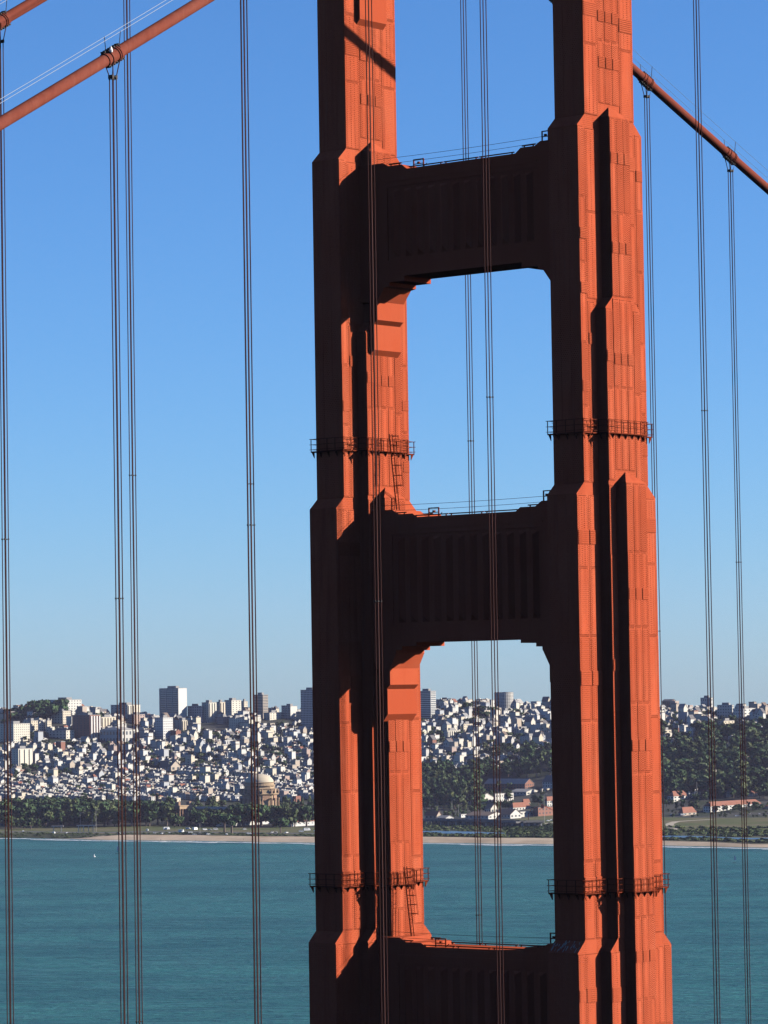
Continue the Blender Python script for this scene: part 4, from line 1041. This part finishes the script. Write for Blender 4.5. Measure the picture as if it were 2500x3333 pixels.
tag(mass.build('hillside_houses', allm), 'dense mass of small pale houses covering the hillside', 'houses', kind='stuff')
print('houses', len(houses), 'trees', len(trees))

# ---- tree geometry
def crown(seed, kind):
    g = random.Random(seed); bl = []
    if kind == 'round':
        for k in range(9):
            a = g.uniform(0, 6.28); q = g.uniform(.05, .3); bl.append((q*math.cos(a), q*math.sin(a), g.uniform(.38, .82), g.uniform(.13, .24), g.uniform(.10, .18)))
    elif kind == 'tall':
        for k in range(9):
            a = g.uniform(0, 6.28); q = g.uniform(.02, .22); bl.append((q*math.cos(a), q*math.sin(a), .3+.075*k, g.uniform(.12, .24)*(1.1-.06*k), g.uniform(.07, .12)))
    else:
        for k in range(11):
            a = g.uniform(0, 6.28); q = g.uniform(.1, .42); bl.append((q*math.cos(a), q*math.sin(a), g.uniform(.5, .9)-q*.3, g.uniform(.13, .2), g.uniform(.06, .1)))
    return bl
CK = ['round', 'tall', 'flat', 'round', 'tall']
BL = [crown(40+i, k) for i, k in enumerate(CK)]
cme = {}
trunk = MB(); trunk.tube([(0, 0, -.05), (.01, 0, .3), (0, .01, .6)], [.045, .035, .015], 6); trunk.tube([(.01, 0, .3), (.12, .05, .55)], [.02, .008], 5); trunk.tube([(.005, 0, .35), (-.11, -.06, .6)], [.02, .008], 5)
trunk_me = trunk.mesh('trunk', M['bark'])
def crown_mesh(v, tone, dense):
    key = (v, tone, dense)
    if key not in cme:
        V, Fc = leaf_cloud(dense, 100+v, BL[v], .075 if dense > 200 else .1); b = MB(); b.add(V, Fc)
        cme[key] = b.mesh('crown', M['leaf2'] if tone else M['leaf'])
    return cme[key]
low_tpl = [(np.array(a), b) for a, b in (leaf_cloud(130, 200+v, BL[v], .105) for v in range(5))]
wood = MB(); rst = random.Random(3)
for i, (x, y, z, h, w, tone, kind, px, py, d) in enumerate(trees):
    v = {'pine': 2, 'park': rst.choice((0, 3, 1)), 'wood': rst.choice((1, 4, 0)), 'ridge': rst.choice((0, 3, 2)), 'yard': rst.choice((0, 3))}[kind]
    if kind == 'park' and w < h*.56: v = 1
    a = rst.uniform(0, 6.28)
    if i in top_t:
        sz = 'tall' if h > 19 else 'small' if h < 10 else 'medium'
        lab = f'{sz} {"olive" if tone else "dark green"} {"narrow" if CK[v] == "tall" else "spreading" if CK[v] == "flat" else "rounded"} tree {where(px, py-h*.5*FPX/d)}'
        root = tag(empty('tree', (x, y, z), a), lab, 'tree', {'park': 'trees of the shoreline park', 'wood': 'trees of the wooded slope', 'ridge': 'trees on the skyline', 'yard': 'trees between the houses', 'pine': 'pines behind the beach'}[kind]); named.append((root, px))
        inst('trunk', trunk_me, root, (0, 0, 0), (h, h, h)); inst('crown', crown_mesh(v, tone, 520), root, (0, 0, 0), (w*1.25, w*1.25, h))
    else:
        tv_, tf_ = low_tpl[v]; ca, sa = math.cos(a), math.sin(a); wood.mi = tone
        q_ = np.stack([(tv_[:, 0]*ca-tv_[:, 1]*sa)*w*1.25+x, (tv_[:, 0]*sa+tv_[:, 1]*ca)*w*1.25+y, tv_[:, 2]*h+z], 1)
        wood.add(q_.tolist(), tf_)
tag(wood.build('woodland', [M['leaf'], M['leaf2']]), 'distant woodland and garden trees merging into one mass', 'woodland', kind='stuff')

# ------------------------------------------------------------------ viaduct, vehicles, small things on the shore
def viaduct():
    pts = [ground_at(x, y) for x, y in ((1300, 2688), (1400, 2687), (1500, 2688), (1600, 2691), (1680, 2694), (1760, 2692))]
    root = tag(empty('viaduct', (*rd2w(*pts[0]), 0)), 'long low concrete viaduct on many piers behind the lagoon', 'viaduct'); ox, oy = rd2w(*pts[0])
    Q = []
    for a, b in zip(pts, pts[1:]):
        for k in range(6): Q.append((a[0]+(b[0]-a[0])*k/6, a[1]+(b[1]-a[1])*k/6))
    deck = MB(); par = MB(); pier = MB(); conc = plain('viaduct_concrete', (.15,.147,.138), .9); pale = plain('pale_pier', (.38,.365,.34), .9)
    pier.box(-.8, .8, -4.5, 4.5, 0, 6.2); pm = pier.mesh('pier', conc); pm2 = pier.mesh('pier', pale)
    for i, (a, b) in enumerate(zip(Q, Q[1:])):
        xa, ya = rd2w(*a); xb, yb = rd2w(*b); xa -= ox; xb -= ox; ya -= oy; yb -= oy
        t = np.array([xb-xa, yb-ya]); L = np.linalg.norm(t); t /= L; n = np.array([-t[1], t[0]])
        for mb, w0, w1, z0, z1 in ((deck, -7, 7, 8.4, 9.8), (par, -7.3, -6.9, 9.0, 10.9), (par, 6.9, 7.3, 9.0, 10.9)):
            A = np.array([xa, ya]); B = np.array([xb, yb])
            c = [A+n*w0, B+n*w0, B+n*w1, A+n*w1]
            mb.add([(*p, z0) for p in c]+[(*p, z1) for p in c], [(3,2,1,0),(4,5,6,7),(0,1,5,4),(1,2,6,5),(2,3,7,6),(3,0,4,7)])
        for k in (0, .5):
            inst('pier', pm2 if (i*2+(k > 0)) % 3 == 0 else pm, root, (xa+(xb-xa)*k, ya+(yb-ya)*k, 2.2), rot=(0, 0, math.atan2(t[1], t[0])))
    deck.build('deck', conc, root); par.build('parapet', conc, root)
viaduct()

M['tyre'] = plain('tyre_rubber', (.02, .02, .02), .9)
CARP = [plain('car_'+n, c, .35, .03, 1, .5) for n, c in (('white', (.6,.6,.59)), ('silver', (.33,.335,.34)), ('dark', (.05,.055,.06)), ('red', (.35,.05,.04)))]
def vehicle(kind):
    b = MB(); g = MB(); w = MB()
    if kind == 'camper_van':
        b.prism([(-3.6,.5),(3.5,.5),(3.6,1.5),(3.1,2.0),(2.6,3.1),(-3.6,3.1)], -1.15, 1.15, 'y'); g.box(2.6, 3.2, -1.0, 1.0, 2.0, 2.6); g.box(-2.8, 1.2, -1.17, 1.17, 1.9, 2.5); wx = (-2.3, 2.4)
    elif kind == 'van':
        b.prism([(-2.5,.45),(2.5,.45),(2.55,1.1),(1.9,1.35),(1.3,2.15),(-2.5,2.15)], -.95, .95, 'y'); g.box(-2.0, 1.2, -.97, .97, 1.35, 1.9); wx = (-1.6, 1.6)
    else:
        b.prism([(-2.2,.35),(2.2,.35),(2.25,.8),(1.2,.95),(.5,1.45),(-1.2,1.45),(-1.9,.95),(-2.25,.9)], -.9, .9, 'y'); g.prism([(-1.6,.98),(1.0,.98),(.45,1.38),(-1.15,1.38)], -.92, .92, 'y'); wx = (-1.35, 1.35)
    w.tube([(0, -.1, 0), (0, .1, 0)], .36, 10)
    return b, g, w.mesh('wheel', M['tyre']), wx
VM = {k: vehicle(k) for k in ('camper_van', 'van', 'car')}
vmesh = {}
CN = ['white', 'silver', 'dark', 'red']
def park(kind, colr, px, py, rz, label):
    r, d = ground_at(px, py); x, y = rd2w(r, d); b, g, wme, wx = VM[kind]
    if (kind, colr) not in vmesh: vmesh[kind, colr] = b.mesh('body', CARP[colr])
    if kind not in vmesh: vmesh[kind] = g.mesh('window', M['glass'])
    root = tag(empty('parked_'+kind, (x, y, terrain(r, d)+.2), rz), label, kind.replace('_', ' '), 'vehicles parked behind the beach'); named.append((root, px))
    inst('body', vmesh[kind, colr], root); inst('window', vmesh[kind], root)
    for a in wx:
        for s in (-1, 1): inst('wheel', wme, root, (a, s*.85, .36))
rsv = random.Random(4)
vl = [(Z2,85,1508,'van',0),(Z2,228,1535,'camper_van',0),(Z2,295,1506,'van',0),(Z2,363,1512,'camper_van',0),(Z2,460,1514,'van',0),(Z2,507,1514,'car',0),(Z2,565,1510,'van',0),(Z2,112,1545,'car',1),
      (Z2,320,1545,'van',0),(Z2,358,1558,'car',0),(Z2,492,1556,'car',0),(Z2,672,1558,'car',0),(Z2,850,1508,'car',0),(Z2,892,1554,'van',0),(Z2,1122,1540,'car',0),(Z2,1160,1538,'car',1),(Z2,1258,1542,'car',0),
      (Z2,1402,1532,'van',0),(Z2,1458,1520,'camper_van',0),(Z2,1545,1525,'car',0),(Z2,60,1552,'car',2),(Z2,410,1556,'car',2),(Z1,1405,1520,'van',0),(Z1,1592,1508,'camper_van',0),(Z1,1130,1550,'car',0),(Z1,1180,1552,'car',2),(Z1,1480,1545,'car',1),(Z1,1550,1550,'car',0),
      (Z1,615,1546,'car',0),(Z1,490,1546,'van',0),(Z1,190,1530,'car',0),(Z4,252,1668,'car',0),(Z4,380,1674,'van',0),(Z4,1030,1684,'car',0),(Z4,1175,1660,'car',0),(Z4,830,1672,'car',1),(Z4,1440,1640,'car',0),(Z4,1300,1662,'car',1),
      (Z3,1480,1560,'car',0),(Z3,1510,1562,'car',1),(Z3,1540,1555,'car',0),(Z3,1450,1568,'car',0)]
for n, (Zf, zx, zy, kd, c_) in enumerate(vl):
    px, py = Zf(zx, zy)
    park(kd, c_, px, py, R(rsv.choice((0, 90, 20, 60)))+rsv.uniform(-.2, .2)+YAW, f'{CN[c_]} {kd.replace("_", " ")} parked {where(px, py)}')

def pole(px, yb, h, label, arm=True):
    r, d = ground_at(px, yb); x, y = rd2w(r, d); root = tag(empty('light_pole', (x, y, terrain(r, d))), label, 'light pole', 'light poles along the shore')
    a = MB(); a.tube([(0, 0, 0), (0, 0, h)], [.22, .13], 6); a.build('mast', MW[4], root)
    if arm:
        b = MB(); b.tube([(0, 0, h-.2), (1.2, 1.0, h+.5), (2.2, 1.8, h+.5)], .1, 5); b.box(1.8, 2.8, 1.5, 2.2, h+.35, h+.6); b.build('lamp_head', MW[0], root)
for (Zf, zx, zy, h, lab) in ((Z3,415,1480,22,'pale light pole in front of the wooded slope'),(Z3,485,1512,20,'second pale pole right of it in front of the woods'),(Z3,800,1535,16,'light pole between the two rope sets of the opening'),(Z3,1408,1582,44,'tall mast in front of the brick warehouse'),
        (Z4,557,1505,34,'tall white mast among the trees right of the tower'),(Z2,895,1425,18,'pale pole left of the overlapping ropes, behind the sheds'),(Z2,1085,1425,18,'pale pole right of the overlapping ropes'),(Z2,410,1545,16,'slim pole behind the beach cars'),
        (Z1,748,1530,24,'leftmost white mast of the park light group'),(Z1,865,1528,22,'middle white mast of the park light group'),(Z1,903,1528,28,'tallest white mast of the park light group')):
    px, py = Zf(zx, zy); pole(px, py, h*.85 if Zf is Z1 else h*.7, lab)
r, d = ground_at(*Z1(785, 1528)); x, y = rd2w(r, d); root = tag(empty('pergola', (x, y, terrain(r, d)), YAW), 'white open pergola frame on the park lawn at left', 'pergola')
pm = MB(); pm.box(-.35, .35, -.35, .35, 0, 6.5); pme = pm.mesh('post', MW[0])
for k in range(4): inst('post', pme, root, (-6+k*5.5, 0, 0))
bm = MB(); bm.box(-8, 12, -.5, .5, 6.5, 7.3); bm.build('beam', MW[0], root)
r, d = ground_at(*Z1(525, 1530)); x, y = rd2w(r, d); root = tag(empty('picnic_shelter', (x, y, terrain(r, d)), YAW), 'small flat-roofed picnic shelter among the left park trees', 'shelter')
for k in range(2): inst('post', pme, root, (-4+k*8, 0, 0))
bm = MB(); bm.box(-6.5, 6.5, -2.5, 2.5, 6.0, 6.8); bm.build('roof', MR[1], root)

# orange boom lift working beside the viaduct
r, d = ground_at(*Z3(1240, 1622)); x, y = rd2w(r, d); root = tag(empty('boom_lift', (x, y, terrain(r, d)), YAW), 'orange boom lift arching over the road beside the viaduct', 'crane')
om = plain('machine_orange', (.55, .12, .04), .5)
a = MB(); a.box(-1.6, 1.6, -1.4, 1.4, .5, 2.4); a.build('chassis', om, root)
b = MB(); b.tube([(0, 0, 2), (-.5, 0, 12), (2.5, 0, 18), (9, 0, 21), (18, 0, 21), (26, 0, 17)], .45, 6); b.build('boom', om, root)
c = MB(); c.box(13, 16, -1, 1, 19, 23); c.build('cab', om, root)
for sx in (-1, 1):
    for sy in (-1.2, 1.2):
        w = MB(); w.tube([(sx, sy-.2, .5), (sx, sy+.2, .5)], .5, 10); w.build('wheel', M['tyre'], root)

# marks on the water
def on_water(px, py):
    d = CAM[2]*FPX/(py-hor(px)); return (*rd2w((px-1250)/FPX*d, d), 0)
def sailboard(px, py, label, h):
    root = tag(empty('sailboard', on_water(px, py), YAW), label, 'sailboard', 'small craft on the bay')
    a = MB(); a.prism([(-1.5, -.3), (1.2, -.35), (1.9, 0), (1.2, .35), (-1.5, .3)], .05, .25, 'z'); a.build('board', CARP[2], root)
    b = MB(); b.tube([(0, 0, .2), (.1, 0, h)], .05, 5); b.build('mast', CARP[2], root)
    c = MB(); c.prism([(0, h*.35), (.1, h), (h*.22, h*.75), (h*.27, h*.4)], -.04, .04, 'y'); c.build('sail', M['white'], root)
sailboard(366, 2776, 'white sail of a small board near the left shore', 7.5)
sailboard(2367, 2806, 'tiny white sail on the water right of the tower', 6.5)
def buoy(px, py, label):
    root = tag(empty('buoy', on_water(px, py)), label, 'buoy', 'small craft on the bay'); a = MB(); a.lathe([(.1, -.5), (1.2, 0), (1.2, .7), (.4, 1.0), (.3, 2.6), (.05, 2.8)], 12); a.build('float', M['white'], root)
buoy(292, 2787, 'small white buoy left of the white sail')

# people on the sand
def person(px, py, label, pose):
    r, d = ground_at(px, py); x, y = rd2w(r, d)
    V = [(0,0,.95),(0,0,1.2),(0,0,1.45),(0,0,1.55),(0,.02,1.70),(.11,0,.92),(.13,.03*pose,.5),(.14,.12*pose,.06),(.15,.2*pose,.03),(-.11,0,.92),(-.13,-.05*pose,.5),(-.14,-.18*pose,.06),(-.15,-.06*pose,.03),
         (.2,0,1.42),(.27,0,1.15),(.27,.1,.9),(-.2,0,1.42),(-.27,0,1.15),(-.27,.1,.9)]
    E_ = [(0,1),(1,2),(2,3),(3,4),(0,5),(5,6),(6,7),(7,8),(0,9),(9,10),(10,11),(11,12),(2,13),(13,14),(14,15),(2,16),(16,17),(17,18)]
    Rr_ = [.15,.14,.16,.06,.11,.1,.07,.05,.05,.1,.07,.05,.05,.07,.05,.04,.07,.05,.04]
    me = bpy.data.meshes.new('person'); me.from_pydata(V, E_, []); me.materials.append(CARP[2])
    o = bpy.data.objects.new('person', me); col.objects.link(o); o.location = (x, y, terrain(r, d)+.05); o.rotation_euler = (0, 0, YAW+pose)
    sk = o.modifiers.new('skin', 'SKIN')
    for v_, q in zip(me.skin_vertices[0].data, Rr_): v_.radius = (q, q)
    me.skin_vertices[0].data[0].use_root = True
    o.modifiers.new('sub', 'SUBSURF').render_levels = 1
    tag(o, label, 'person')
person(777, 2733, 'person in dark clothes walking on the sand left of the ropes', 1.0)
person(509, 2736, 'person in dark clothes standing at the water edge, left beach', .2)
person(622, 2738, 'distant person in dark clothes on the lower beach', .6)

finish_labels()
# ------------------------------------------------------------------ haze over the bay
hb = MB(); q = [rd2w(-3100, -2400), rd2w(3100, -2400), rd2w(3100, 7700), rd2w(-3100, 7700)]
hb.prism(q, -45.0, 345.0, 'z')
hm = bpy.data.materials.new('haze_air'); hm.use_nodes = True; t = hm.node_tree; t.nodes.remove(t.nodes['Principled BSDF'])
pv = t.nodes.new('ShaderNodeVolumePrincipled'); pv.inputs['Color'].default_value = (.70, .69, 1.0, 1); pv.inputs['Density'].default_value = 1.2e-5; pv.inputs['Anisotropy'].default_value = 0.0
t.links.new(pv.outputs[0], t.nodes['Material Output'].inputs['Volume'])
tag(hb.build('haze', hm), 'thin blue haze over the bay and city', 'haze', kind='stuff')
